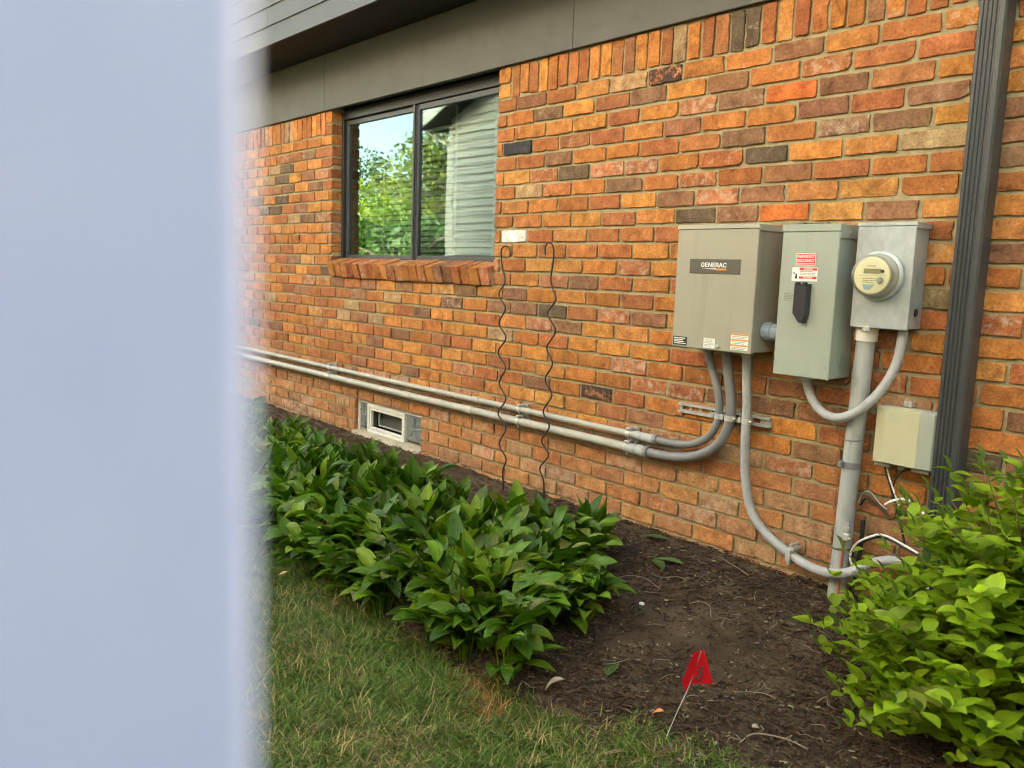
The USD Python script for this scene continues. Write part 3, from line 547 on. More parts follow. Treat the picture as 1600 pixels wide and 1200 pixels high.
obj('hasp', cat(cbox(2.122, 2.170, my - .004, my - .0005, 1.004, 1.018, .001), cbox(2.150, 2.175, my - .012, my - .0005, .990, 1.010, .003), lathe_y([(0, my - .016), (.006, my - .016), (.006, my - .010), (0, my - .010)], (2.163, .998), 12)), ZINC, t)

# ------------------------------------------------------------ pipes and cables
def flex(P, r, corr=0.0, step=.004):
    S = spline(P, step=step if corr else .012)
    s = np.r_[0, np.cumsum(np.linalg.norm(np.diff(S, axis=0), axis=1))]
    return tube(S, r + corr * np.sin(s * 2 * math.pi / .012), 14)
def wp(L, y): return [(a, y if np.isscalar(y) else y[k], b) for k, (a, b) in enumerate(L)]
t = thing('meter_riser', 'thick grey plastic pipe rising from the soil to the meter', 'pipe')
ra, rb_ = np.array([2.108, -.052, -.06]), np.array([2.136, -.055, 1.003])
obj('pipe', tube([ra + (rb_ - ra) * k / 10 for k in range(11)], .0318, 28), RISER, t, smooth=50)
obj('hub', cat(tube([ra + (rb_ - ra) * .955, ra + (rb_ - ra) * .999], .0375, 28)), WHITE, t, smooth=50)
for z in (.600, .195):
    c = ra + (rb_ - ra) * (z + .06) / 1.063
    obj('cable_tie', tube([c + np.array([.0335 * math.cos(a), .0335 * math.sin(a), .004 * math.cos(a)]) for a in np.linspace(0, 2 * math.pi, 29)], .0022, 6), BLACK if z < .4 else FLEXG, t)
c = ra + (rb_ - ra) * (.508 + .06) / 1.063
obj('strap', cat(tube([c + (0, 0, -.012), c + (0, 0, .012)], .0345, 28, False), cbox(c[0] - .052, c[0] - .028, -.012, -.008, .494, .524, .001), cbox(c[0] - .030, c[0] - .014, c[1] - .045, c[1] - .025, .496, .522, .003)), FLEXG, t)

t = thing('ground_clamp', 'small brass ground clamp with red wire on the thick grey riser pipe', 'clamp')
c = ra + (rb_ - ra) * (.262 + .06) / 1.063
cx, cy = c[0] + .026, c[1] - .030
obj('clamp_body', cat(cbox(cx - .010, cx + .012, cy - .010, cy + .010, .236, .262, .003), cyl((cx, cy, .262), (cx, cy, .302), .005, 8), cyl((cx, cy, .276), (cx, cy, .284), .009, 6), cyl((cx - .012, cy - .004, .248), (cx + .018, cy - .004, .248), .004, 8)), ZINC, t)
obj('red_wire', tube(spline([(cx - .006, cy - .002, .246), (cx - .010, cy, .16), (cx - .014, cy + .004, .06), (cx - .012, cy + .01, -.02)]), .0048, 8), REDWIRE, t, smooth=50)
t = thing('black_cable', 'black cable running down behind the thick grey riser pipe', 'cable')
obj('cable', tube(spline([(2.172, -.03, .31), (2.176, -.035, .24), (2.168, -.035, .12), (2.152, -.04, .03), (2.145, -.05, -.03)]), .008, 8), BLACK, t, smooth=50)

C1 = [(1.475, .860), (1.492, .801), (1.520, .738), (1.543, .675), (1.550, .600), (1.534, .543), (1.496, .497), (1.434, .461), (1.350, .4425), (1.225, .4405)]
C2 = [(1.566, .860), (1.577, .784), (1.594, .708), (1.606, .635), (1.599, .564), (1.565, .492), (1.500, .437), (1.420, .402), (1.319, .381), (1.170, .376)]
for k, (L, r, lab) in enumerate(((C1, .0165, 'upper dark grey flexible conduit curving from the tan cabinet to the thinner pipe'), (C2, .0205, 'lower dark grey flexible conduit curving from the tan cabinet to the thicker pipe'))):
    tag(obj('flexible_conduit', flex(wp(L, [-.055] * 3 + [-.058] * 3 + [-.052] * 4), r, .0007), FLEXG, smooth=60), lab, 'conduit', 'flexible conduits below the cabinet')
C3 = [(1.659, .860), (1.668, .743), (1.679, .642), (1.682, .539), (1.682, .434), (1.688, .357), (1.712, .257), (1.749, .200), (1.811, .151), (1.912, .107), (2.007, .094), (2.107, .108), (2.178, .132), (2.244, .180), (2.33, .205), (2.42, .16), (2.5, -.02)]
tag(obj('flexible_conduit', flex(wp(C3, [-.055, -.055, -.058, -.06, -.05, -.045, -.04, -.04, -.04, -.042, -.07, -.108, -.10, -.075, -.06, -.06, -.06]), .0182, .0, .012), CABLE, smooth=60), 'long light grey flexible conduit hanging from the tan cabinet and swinging right across the riser', 'conduit', 'flexible conduits below the cabinet')
CL = [(1.928, .800), (1.949, .743), (1.984, .700), (2.036, .677), (2.105, .683), (2.172, .728), (2.224, .802), (2.253, .894), (2.262, 1.006)]
tag(obj('flexible_conduit', flex(wp(CL, [-.07, -.07, -.075, -.09, -.115, -.105, -.085, -.06, -.055]), .0165, 0), CABLE, smooth=60), 'light grey conduit looping from the disconnect box up to the meter', 'conduit')

for z, r, xe, xc, lab in ((.4405, .0150, 1.13, (-.046, -3.05), 'upper and thinner of two long pale pipes along the wall'), (.376, .0205, 1.085, (-.102, -3.2), 'lower and thicker of two long pale pipes along the wall')):
    t = thing('wall_conduit', lab, 'conduit', group='pale pipes along the wall')
    S = np.array([(x, -.052, z + .0015 * math.sin(x * 2.1)) for x in np.linspace(-4.1, xe, 60)])
    obj('pipe', tube(S, r, 18), PVC, t, smooth=50)
    for x in xc: obj('coupling', tube([(x - .03, -.052, z + .0015 * math.sin(x * 2.1)), (x + .03, -.052, z + .0015 * math.sin(x * 2.1))], r + .0032, 18), PVC, t, smooth=50)
    obj('adapter', cat(tube([(xe - .02, -.052, z), (xe + .05, -.052, z)], r + .004, 18), tube([(xe + .05, -.052, z), (xe + .085, -.052, z)], r + .0065, 12)), RISER, t, smooth=40)
    obj('locknut', tube([(xe + .086, -.052, z), (xe + .106, -.052, z)], r + .008, 10), FLEXG, t)
def strut(x0, x1, z0, z1, horizontal, y=-.020):
    w = .0205; L = (x1 - x0) if horizontal else (z1 - z0)
    slots = [sbox(s - .014, -.007, s + .014, .007) for s in np.arange(.03, L - .02, .05)]
    pl = sbox(0, -w, L, w)
    for s in slots: pl = pl.difference(s.buffer(.003))
    back = trimesh.creation.extrude_polygon(pl, .0025, engine='earcut'); v = np.array(back.vertices)
    parts = [(v, np.array(back.faces))]
    for s in (-1, 1):
        parts.append(bx(0, L, s * w - (.0025 if s > 0 else 0), s * w + (.0025 if s < 0 else 0), .0026, .020)); parts.append(bx(0, L, s * w - (.010 if s > 0 else -.0026), s * w + (.010 if s < 0 else -.0026), .0176, .020))
    out = []
    for p in parts:
        v, f = (np.array(p.vertices), np.array(p.faces)) if hasattr(p, 'vertices') else p
        q = np.stack([x0 + v[:, 0], y + .018 - v[:, 2], (z0 + z1) / 2 + v[:, 1]], 1) if horizontal else np.stack([(x0 + x1) / 2 + v[:, 1], y + .018 - v[:, 2], z0 + v[:, 0]], 1)
        out.append((q, f))
    return cat(*out)
def clamp(x, z, r, y, vertical):
    """A two-piece strut clamp round a pipe of radius r: pipe along z if vertical, along x otherwise."""
    a = np.linspace(-.2, math.pi + .2, 14)
    ring = []
    for s in (-.011, .011):
        for k in a: ring.append((x + (r + .0015) * math.cos(k), y - (r + .0015) * math.sin(k), z + s) if vertical else (x + s, y - (r + .0015) * math.sin(k), z + (r + .0015) * math.cos(k)))
    n = len(a); i = np.arange(n - 1); V = np.array(ring); F = np.vstack([np.stack([i, i + 1, i + n + 1], 1), np.stack([i, i + n + 1, i + n], 1)])
    ears = [cyl((x - r - .008, y - r * .35, z), (x + r + .008, y - r * .35, z), .0038, 8), cbox(x - r - .014, x - r - .002, y - r * .8, -.018, z - .011, z + .011, .002)] if vertical else \
           [cyl((x, y - r * .35, z - r - .008), (x, y - r * .35, z + r + .008), .0038, 8), cbox(x - .011, x + .011, y - r * .8, -.018, z + r + .002, z + r + .012, .002), cyl((x, y - r - .004, z + r + .006), (x, y + .004, z + r + .006), .005, 6)]
    return cat((V, F), (V + np.array([0, .0015, 0]), F[:, ::-1]), *ears)
for x, lab in ((-1.71, 'short vertical metal strut behind the pale pipes, leftmost, left of the basement window'), (.318, 'short vertical metal strut behind the pale pipes, between the twisted stakes'), (1.07, 'short vertical metal strut where the pale pipes end')):
    t = thing('wall_strut', lab, 'bracket', group='struts that carry the pale pipes')
    obj('channel', strut(x - .0205, x + .0205, .343, .468, False), ZINC, t)
    for z, r in ((.4405, .0165), (.376, .0225)): obj('pipe_clamp', clamp(x, z, r, -.052, False), ZINC, t)
t = thing('wall_strut', 'long horizontal slotted metal strut that holds three flexible conduits', 'bracket')
obj('channel', strut(1.313, 1.761, .577, .618, True), ZINC, t)
for x, r in ((1.551, .0175), (1.6035, .0215), (1.681, .0190)): obj('pipe_clamp', clamp(x, .597, r, -.058, True), ZINC, t)
t = thing('conduit_clip', 'shiny metal clip fixing the light grey conduit low on the wall', 'clip')
obj('clip_strap', cat(cbox(1.899, 1.920, -.068, -.062, .085, .135, .002), cbox(1.908, 1.930, -.064, -.004, .128, .142, .002), cyl((1.918, -.066, .152), (1.918, -.010, .152), .006, 8), cbox(1.905, 1.918, -.064, -.004, .070, .085, .002)), ZINC, t)

tag(obj('copper_wire', tube(spline([(1.925, -.07, .80), (1.943, -.05, .772), (1.965, -.03, .72), (2.016, -.018, .666), (2.048, -.014, .576), (2.055, -.013, .456), (2.050, -.014, .334), (2.070, -.02, .244), (2.085, -.03, .20)]), .0022, 6), COPPER, smooth=50), 'thin copper wire hanging from the disconnect box down the bricks', 'wire')
# telephone box
nx0, nx1, nz0, nz1, nyy = 2.202, 2.410, .538, .740, -.088
t = thing('telephone_box', 'small beige plastic telephone box beside the downspout', 'utility box')
obj('base', cbox(nx0 + .004, nx1 - .002, -.060, -.004, nz0 + .002, nz1 - .002, .010), BEIGE2, t)
xs_ = nx1 - .052
obj('cover', trimesh.convex.convex_hull(np.array([(x, y, z) for x, y, dz in ((nx0, -.062, 0), (nx0 + .004, -.072, .004), (nx0 + .040, nyy, .008), (xs_, nyy, .008), (xs_, -.062, 0)) for z in (nz0 + dz, nz1 - dz)])), BEIGE, t)
obj('side_cover', trimesh.convex.convex_hull(np.array([(x, y, z) for x, y, dz in ((xs_ + .0008, -.062, 0), (xs_ + .0008, nyy, .008), (nx1 - .008, nyy + .006, .008), (nx1, -.070, .004), (nx1, -.062, 0)) for z in (nz0 + dz, nz1 - dz)])), BEIGE2, t)
obj('print', lines_of_print(nx0 + .052, nx0 + .092, .690, .722, nyy, 4, 31, .3), BEIGE2, t)
for a, b, z in ((nx0 + .006, nx0 + .062, nz0 - .012), (nx1 - .075, nx1 - .015, nz0 - .012)): obj('foot', cbox(a, b, -.064, -.01, z, nz0 + .0015, .003), BEIGE2, t)
for x0, x1, z0, z1 in ((2.275, 2.304, nz1 - .001, nz1 + .020), (2.275, 2.300, nz0 - .020, nz0 + .001), (nx1 - .004, nx1 + .016, .606, .662), (nx0 - .016, nx0 + .002, .555, .590), (nx0 - .014, nx0 + .002, .685, .715)):
    obj('mounting_tab', cat(cbox(x0, x1, -.030, -.006, z0, z1, .002), lathe_y([(0, -.034), (.004, -.034), (.005, -.030), (0, -.030)], ((x0 + x1) / 2, (z0 + z1) / 2), 10)), ZINC, t)
for P, r, mt, lab in (([(2.228, -.03, .532), (2.243, -.03, .49), (2.262, -.035, .45), (2.30, -.04, .36), (2.34, -.05, .25)], .0042, BLACK, 'black cable dropping from the left foot of the beige telephone box'),
                  ([(2.236, -.034, .532), (2.252, -.036, .49), (2.272, -.04, .45), (2.32, -.05, .36)], .0028, WHITE, 'thin white wire dropping from the left foot of the beige telephone box'),
                  ([(2.33, -.03, .53), (2.295, -.03, .515), (2.268, -.03, .463), (2.27, -.03, .40)], .0028, BLACK, 'thin black wire curling down from the beige telephone box'),
                  ([(2.150, -.03, .37), (2.160, -.03, .405), (2.180, -.03, .418), (2.200, -.03, .410), (2.230, -.035, .385), (2.26, -.04, .372)], .0030, BEIGE2, 'thin tan wire arching out from behind the riser pipe'),
                  ([(2.155, -.024, .36), (2.172, -.024, .39), (2.20, -.026, .388), (2.235, -.03, .366), (2.27, -.04, .34)], .0042, BLACK, 'black wire arching out from behind the riser pipe'),
                  ([(2.255, -.05, .39), (2.287, -.06, .414), (2.325, -.06, .427), (2.370, -.06, .415), (2.42, -.08, .37)], .0052, WHITE, 'white cable arching above the shrub leaves'),
                  ([(2.40, -.10, .26), (2.268, -.06, .277), (2.219, -.06, .259), (2.180, -.06, .229), (2.161, -.06, .193), (2.166, -.06, .160), (2.20, -.06, .135), (2.26, -.06, .11)], .0050, BLACK, 'black cable loop beside the foot of the riser pipe'),
                  ([(2.41, -.11, .268), (2.275, -.07, .287), (2.222, -.07, .268), (2.176, -.068, .232), (2.156, -.066, .190), (2.163, -.066, .150), (2.20, -.06, .118), (2.24, -.06, .10)], .0042, WHITE, 'white cable loop beside the foot of the riser pipe')):
    tag(obj('cable', tube(spline(P), r, 8), mt, smooth=50), lab, 'cable')

# twisted garden stakes
S1 = [(.238, 1.226), (.225, 1.272), (.194, 1.282), (.170, 1.259), (.174, 1.183), (.199, 1.100), (.161, 1.032), (.216, .961), (.163, .881), (.224, .808), (.171, .728), (.232, .653), (.179, .565), (.241, .487), (.187, .404), (.249, .334), (.196, .238), (.262, .170), (.240, .099), (.243, .0), (.243, -.08)]
S2 = [(.502, 1.241), (.495, 1.273), (.517, 1.297), (.554, 1.288), (.561, 1.236), (.546, 1.111), (.592, 1.026), (.537, .954), (.592, .873), (.538, .786), (.588, .711), (.538, .629), (.584, .554), (.533, .466), (.584, .399), (.528, .314), (.579, .251), (.527, .175), (.559, .109), (.558, .0), (.558, -.08)]
for S, lab in ((S1, 'black twisted wire plant stake with hooked top, left one, nearer the window'), (S2, 'black twisted wire plant stake with hooked top, right one')):
    P = [(a, -.086 + .004 * math.sin(k * 1.7), b) for k, (a, b) in enumerate(S)]
    tag(obj('garden_stake', tube(spline(P, step=.01), .0042, 8), IRON, smooth=60), lab, 'plant stake', 'twisted garden stakes')

# ------------------------------------------------------------ broad-leaved plants in the bed
def leaf_blade(L, Wd, a0, a1, az, base, fold=.35, wave=.0, nu=9, nv=4, twist=0.0, bell=.85, pt=.95):
    u = np.linspace(0, 1, nu + 1); du = L / nu
    el = a0 + (a1 - a0) * u ** 1.3
    dirh = np.array([math.cos(az), math.sin(az), 0]); side = np.array([-math.sin(az), math.cos(az), 0]); upv = np.array([0, 0, 1.0])
    C = [np.array(base, float)]
    for k in range(nu): C.append(C[-1] + du * (dirh * math.cos(el[k]) + upv * math.sin(el[k])))
    V, UV = [], []
    for k in range(nu + 1):
        n = -dirh * math.sin(el[k]) + upv * math.cos(el[k])
        w = Wd * max(math.sin(math.pi * min(u[k] ** bell, 1)) ** pt, .05 if k == 0 else .0)
        tw = twist * u[k]; sd = side * math.cos(tw) + n * math.sin(tw); nn = n * math.cos(tw) - side * math.sin(tw)
        for j in range(nv + 1):
            vv = 2 * j / nv - 1
            V.append(C[k] + sd * vv * w * math.cos(fold) + nn * (abs(vv) ** 1.3 * w * math.sin(fold) + wave * Wd * math.sin(u[k] * 9 + vv * 2) * abs(vv))); UV.append((u[k], vv * .5))
    F = []
    for k in range(nu):
        for j in range(nv):
            p = k * (nv + 1) + j; F += [[p, p + nv + 1, p + nv + 2], [p, p + nv + 2, p + 1]]
    return np.array(V), np.array(F), np.array(UV)
GR = [(.070, .150, .006), (.052, .120, .006), (.092, .175, .008), (.042, .10, .008), (.125, .20, .010)]
def clump(seed, upright, label, group):
    r = np.random.default_rng(seed)
    root = thing('broad_leaf_plant', label, 'plant', group=group)
    n = 15 if upright else 21
    for k in range(n):
        if upright: az = r.uniform(0, 2 * math.pi); a0 = r.uniform(.95, 1.5); a1 = r.uniform(.25, 1.3); h = r.uniform(.02, .10)
        else: az = r.normal(0, .85); a0 = r.uniform(.1, 1.35); a1 = r.uniform(-.95, .45); h = r.uniform(.02, .13)
        L, Wd = r.uniform(.10, .160), r.uniform(.023, .036)
        rad = r.uniform(.0, .07); p = r.uniform(0, 2 * math.pi)
        b = np.array([rad * math.cos(p), rad * math.sin(p), h])
        V, F, UV = leaf_blade(L, Wd, a0, a1, az, b, r.uniform(.15, .55), r.uniform(0, .09), twist=r.normal(0, .35), bell=r.uniform(.75, 1.0))
        st = np.array([[b[0] * .4 - .003, b[1] * .4, -.04], [b[0] * .4 + .003, b[1] * .4, -.04], [b[0] + .0025, b[1], h], [b[0] - .0025, b[1], h]])
        m0 = len(V); V = np.vstack([V, st]); F = np.vstack([F, [[m0, m0 + 1, m0 + 2], [m0, m0 + 2, m0 + 3]]]); UV = np.vstack([UV, np.zeros((4, 2))])
        t = np.array(GR[r.integers(len(GR))]) * r.uniform(.8, 1.35)
        if r.random() < .05: t = np.array([.16, .20, .04])
        tt = np.tile(t, (len(V), 1))
        if r.random() < .2: tt[nu_tip(len(V))] = (.22, .17, .05)
        obj('leaf', (V, F), BROAD, root, smooth=True, uv=UV, tint=tt)
    return root
def nu_tip(n): return slice(45, 50)
ZONES = {'front0': ('dark green broad-leaved plant drooping over the lawn beside the blurred white post', 'plants on the lawn edge near the post'),
         'front1': ('dark green broad-leaved plant drooping over the middle of the lawn edge', 'plants on the middle of the lawn edge'),
         'front2': ('dark green broad-leaved plant drooping over the nearest stretch of lawn edge', 'plants on the nearest lawn edge'),
         'back': ('dark green broad-leaved plant in the back row towards the brick wall', 'plants in the back row'),
         'end': ('dark green broad-leaved plant at the right end of the bed beside bare mulch', 'plants at the mulch end of the bed'),
         'mid0': ('dark green broad-leaved plant inside the bed at its far left end', 'plants at the far left of the bed'),
         'mid1': ('dark green broad-leaved plant inside the bed before the basement window', 'plants before the basement window'),
         'mid2': ('dark green broad-leaved plant inside the bed before the twisted stakes', 'plants before the twisted stakes'),
         'mid3': ('dark green broad-leaved plant inside the nearer right part of the bed', 'plants in the right part of the bed')}
def back_edge(x): return np.interp(x, [-4, -.4, .3, .7, 1.08, 1.35, 1.6, 1.95], [-.50, -.55, -.62, -.55, -.40, -.34, -.62, -1.16])
protos = {}
spots = []
r = np.random.default_rng(21)
for yy in np.arange(-1.43, -.2, .128):
    for xx in np.arange(-3.9, 1.95, .150):
        x = xx + r.normal(0, .030) + (.075 if int(round((yy + 1.43) / .128)) % 2 else 0); y = yy + r.normal(0, .026)
        if y < back_edge(x) - .02 and y > -1.46 + .02 * math.sin(x * 5) and x < np.interp(y, [-1.45, -1.2, -.6, -.1], [1.90, 1.86, 1.43, 1.10]): spots.append((x, y))
spots.sort(key=lambda s: (s[0] - CAM[0]) ** 2 + (s[1] - CAM[1]) ** 2)
spots = spots[:298]
for x, y in spots:
    fr, bk, en = y < -1.27, y > back_edge(x) - .13, x > 1.25 and y < -.4 and x > np.interp(y, [-1.3, -.6, -.3], [1.72, 1.3, 1.06])
    z = 'end' if en else ('front0' if x < .6 else 'front1' if x < 1.2 else 'front2') if fr else 'back' if bk else 'mid0' if x < -1.5 else 'mid1' if x < -.55 else 'mid2' if x < .5 else 'mid3'
    upright = z in ('mid0', 'mid1', 'mid2', 'mid3', 'back') and r.random() < .85
    ang = {'front0': -math.pi / 2, 'front1': -math.pi / 2, 'front2': -math.pi / 2, 'end': -.45, 'back': 2.0}.get(z, r.uniform(0, 6.28)) + r.normal(0, .45)
    key = (upright, z, int(r.integers(4)))
    sc = r.uniform(.84, 1.14)
    loc = (x, y, float(mulch_z(np.array(x), np.array(y))) + .005)
    if key not in protos:
        c = protos[key] = clump(100 + len(protos), upright, *ZONES[z])
        ops = UsdGeom.Xformable(c).GetOrderedXformOps(); ops[0].Set(Gf.Vec3d(*map(float, loc))); ops[1].Set(math.degrees(ang)); ops[2].Set(Gf.Vec3f(sc, sc, sc))
    else: dup(protos[key], ZONES[z][0], loc, ang, sc, ZONES[z][1])

# ------------------------------------------------------------ shrub at right
sh = thing('leafy_shrub', 'bright lime green leafy shrub at the right in front of the downspout', 'shrub', (2.915, -.53, 0))
r = np.random.default_rng(5)
leaves = []
stem_parts = []
for k in range(270):
    az = r.uniform(0, 2 * math.pi); lean = r.uniform(.05, 1.0) ** .8; L = r.uniform(.60, .84) * (1 - .16 * lean)
    if k >= 160: az = r.uniform(2.2, 5.5); lean = r.uniform(.70, 1.06); L = r.uniform(.10, .50)
    top = np.array([math.cos(az) * lean * .55, math.sin(az) * lean * .52, L * (1.05 - .50 * lean ** 1.5)])
    P = spline([(math.cos(az) * .05, math.sin(az) * .05, -.04), top * np.array([.45, .45, .62]) + r.normal(0, .02, 3), top], step=.03)
    stem_parts.append(tube(P, np.linspace(.0045, .0016, len(P)), 6))
    s = np.r_[0, np.cumsum(np.linalg.norm(np.diff(P, axis=0), axis=1))]
    pos = s[-1] * .25; turn = r.uniform(0, math.pi)
    while pos < s[-1] - .005:
        q = np.array([np.interp(pos, s, P[:, c]) for c in range(3)])
        for side in (0, math.pi):
            if r.random() < .93:
                f = pos / s[-1]; ll = r.uniform(.050, .098) * (1.0 if f < .85 else .75)
                a = turn + side + r.normal(0, .3)
                V, F, UV = leaf_blade(ll, ll * r.uniform(.25, .33), r.uniform(.05, .95), r.uniform(-.6, .35), a, q, r.uniform(.1, .4), r.uniform(0, .06), 6, 2, r.normal(0, .4), r.uniform(.66, .9), 1.08)
                warm = np.clip((q[2] - .62) * 2.2 + r.normal(0, .2), 0, 1)
                t = np.array((.275, .40, .014)) * (1 - warm) + np.array((.13, .25, .022)) * warm
                t = t * r.uniform(.8, 1.22)
                if r.random() < .05: t = np.array((.20, .22, .03))
                leaves.append((np.linalg.norm(q + np.array([2.915, -.53, 0]) - CAM), V, F, UV, t))
        pos += r.uniform(.030, .052); turn += math.pi / 2 + r.normal(0, .25)
    V, F, UV = leaf_blade(.05, .012, 1.2, .5, az, P[-1], .3, 0, 5, 2)
    leaves.append((9, V, F, UV, np.array((.13, .22, .03))))
for p in stem_parts[:60]: obj('stem', p, STEM, sh)
leaves.sort(key=lambda q: q[0] + (10 if q[1][:, 0].mean() > .22 else 0))
for d, V, F, UV, t in leaves[:300]: obj('leaf', (V, F), SHRUBL, sh, smooth=True, uv=UV, tint=t)
rest = leaves[300:]
V, F = cat(*[(q[1], q[2]) for q in rest]); T = np.vstack([np.tile(q[4], (len(q[1]), 1)) for q in rest])
tag(obj('foliage', (V, F), SHRUBL, sh, smooth=True, tint=T), kind='stuff')

# ------------------------------------------------------------ mulch chips, grass
def instancer(name, protos_, P, yaw, tilt, sc, idx, label, cat_):
    pi = UsdGeom.PointInstancer.Define(stage, '/World/' + name)
    paths = []
    for k, (mesh_, mt, tint) in enumerate(protos_):
        p = obj('piece', mesh_, mt, pi.GetPrim(), tint=tint, smooth=True if tint is not None else False); paths.append(p.GetPath())
    pi.CreatePrototypesRel().SetTargets(paths)
    pi.CreateProtoIndicesAttr(Vt.IntArray.FromNumpy(np.asarray(idx, np.int32)))
    pi.CreatePositionsAttr(Vt.Vec3fArray.FromNumpy(np.asarray(P, np.float32)))
    cz, sz, cx, sx = np.cos(yaw / 2), np.sin(yaw / 2), np.cos(tilt / 2), np.sin(tilt / 2)
    pi.CreateOrientationsAttr(Vt.QuathArray([Gf.Quath(float(a * c), float(a * d), float(b * d), float(b * c)) for a, b, c, d in zip(cz, sz, cx, sx)]))
    pi.CreateScalesAttr(Vt.Vec3fArray.FromNumpy(np.repeat(np.asarray(sc, np.float32)[:, None], 3, 1)))
    return tag(pi.GetPrim(), label, cat_, None, 'stuff')
r = np.random.default_rng(3)
chips = []
for k in range(14):
    L, w, h = r.uniform(.006, .034), r.uniform(.002, .007), r.uniform(.0012, .0035)
    P = np.array([[sx * L / 2 * r.uniform(.6, 1), sy * w / 2 * r.uniform(.5, 1.1), sz * h / 2 + .15 * L * (sx * .2) ** 2 * r.normal()] for sx in (-1, -.3, .4, 1) for sy in (-1, 1) for sz in (-1, 1)])
    chips.append((trimesh.convex.convex_hull(P), CHIPS[(0, 0, 1, 0, 1, 0, 0, 1, 0, 2, 0, 1, 1, 0)[k]], None))
n = 42000
x = np.r_[r.uniform(.6, 3.3, int(n * .72)), r.uniform(-3.6, .6, n - int(n * .72))]; y = r.uniform(-1.5, -.005, n)
keep = np.ones(n, bool)
keep &= ~((x < .6) & (y < -.75))
soft = np.exp(-(((x - 2.02) / .50) ** 2 + ((y + .74) / .37) ** 2))
keep &= r.random(n) > soft * .96 - .01
keep &= (y > -1.40 - .07 * r.random(n) + .17 * np.clip((x - 1.9) / .55, 0, 1.3))
x, y = x[keep], y[keep]; n = len(x)
z = mulch_z(x, y) + .002 + r.random(n) * .012
idx = r.choice(14, n, p=np.r_[[1] * 9, [.35], [1] * 4] / 13.35)
instancer('mulch_chips', chips, np.stack([x, y, z], 1), r.uniform(0, 6.28, n), r.normal(0, .35, n), r.uniform(.6, 1.35, n), idx, 'loose dark bark mulch chips covering the bed', 'mulch')

lit = []
for k in range(6):
    L, w, h = r.uniform(.004, .016), r.uniform(.0015, .0045), r.uniform(.001, .002)
    P = np.array([[sx * L / 2 * r.uniform(.6, 1), sy * w / 2 * r.uniform(.5, 1.1), sz * h / 2] for sx in (-1, -.3, .4, 1) for sy in (-1, 1) for sz in (-1, 1)])
    lit.append((trimesh.convex.convex_hull(P), (LITTER_A, LITTER_B, LITTER_C)[k % 3], None))
for k in range(4):
    c = r.normal(0, .006, (4, 3)); c[:, 0] += np.linspace(-.022, .022, 4); c[:, 2] = np.abs(c[:, 2])
    lit.append((tube(spline(c, step=.008), .0007, 4), (LITTER_A, LITTER_B)[k % 2], None))
n = 1000
x = r.uniform(.9, 3.0, n); y = r.uniform(-1.46, -.02, n); z = mulch_z(x, y) + .006 + r.random(n) * .008
instancer('litter', lit, np.stack([x, y, z], 1), r.uniform(0, 6.28, n), r.normal(0, .4, n), r.uniform(.3, 1.5, n) ** 1.3, r.choice(10, n, p=np.r_[[.13] * 6, [.055] * 4]), 'pale scraps of straw, stems and leaf bits on the mulch', 'plant litter')

def tuft(seed, n, dry):
    q = np.random.default_rng(seed); Vs, Fs, Ts, o = [], [], [], 0
    comb = q.uniform(0, 6.28)
    for k in range(n):
        b = np.r_[q.normal(0, .022, 2), 0.0]; az = comb + q.normal(0, 1.1); L = q.uniform(.020, .060); a0 = q.uniform(.12, 1.15); a1 = a0 - q.uniform(.4, 1.6); w = q.uniform(.0009, .0017)
        d = np.array([math.cos(az), math.sin(az), 0]); sd = np.array([-d[1], d[0], 0]); P = [b]
        for s in range(3):
            e = a0 + (a1 - a0) * (s + .5) / 3; P.append(P[-1] + L / 3 * (d * math.cos(e) + np.array([0, 0, math.sin(e)])))
        V = np.vstack([np.vstack([p - sd * w * ww, p + sd * w * ww]) for p, ww in zip(P, (1, 1, .75, .15))])
        V[:, 2] = np.maximum(V[:, 2], .003)
        F = np.array([[2 * s, 2 * s + 1, 2 * s + 3] for s in range(3)] + [[2 * s, 2 * s + 3, 2 * s + 2] for s in range(3)])
        t = np.array((.36, .27, .12)) * q.uniform(.6, 1.25) if q.random() < dry else np.array([(.090, .160, .020), (.12, .18, .026), (.072, .135, .018), (.15, .185, .036)][q.integers(4)]) * q.uniform(.75, 1.25)
        Vs.append(V); Fs.append(F + o); Ts.append(np.tile(t, (8, 1))); o += 8
    return (np.vstack(Vs), np.vstack(Fs)), GRASS, np.vstack(Ts)
tufts = [tuft(k, 46, d) for k, d in enumerate((.04, .07, .11, .16, .22, .3, .42, .6))]
orange = []
for k in range(2):
    m_, mt_, tt = tuft(60 + k, 34, .5); tt = tt * .35 + np.array((.52, .20, .07)) * .65 * np.random.default_rng(k).uniform(.6, 1.1, (len(tt), 1)); orange.append((m_, mt_, tt))
n = 7600
x = r.uniform(.0, 3.0, n); y = r.uniform(-2.95, -1.15, n)
edge = -1.455 + .05 * (meshkit.noise(np.stack([x * 6, 0 * x, 0 * x], 1), 8) - .5) * 2 + .15 * np.clip((x - 1.9) / .55, 0, 1.3) + .05
keep = y < edge - .02
x, y = x[keep], y[keep]; n = len(x)
dryness = meshkit.fbm(np.stack([x * 3.2, y * 3.2, 0 * x], 1), 3, 5)
idx = np.clip(((dryness - .30) * 17 + r.normal(0, 1.3, n)), 0, 7).astype(int)
mark = (np.abs((y + 1.46) - (x - 1.9) * -.35 + .06) < .045) & (x > 1.62) & (x < 1.98) & (r.random(n) < .8)
idx = np.where(mark, 8 + r.integers(0, 2, n), idx)
far_n = 2600
fx_, fy_ = r.uniform(-4.5, 4.5, far_n), r.uniform(-5.0, -1.5, far_n); fk = ~((fx_ > 0) & (fx_ < 3.0) & (fy_ > -2.95)) & ~((fx_ > .6) & (fy_ > -1.5))
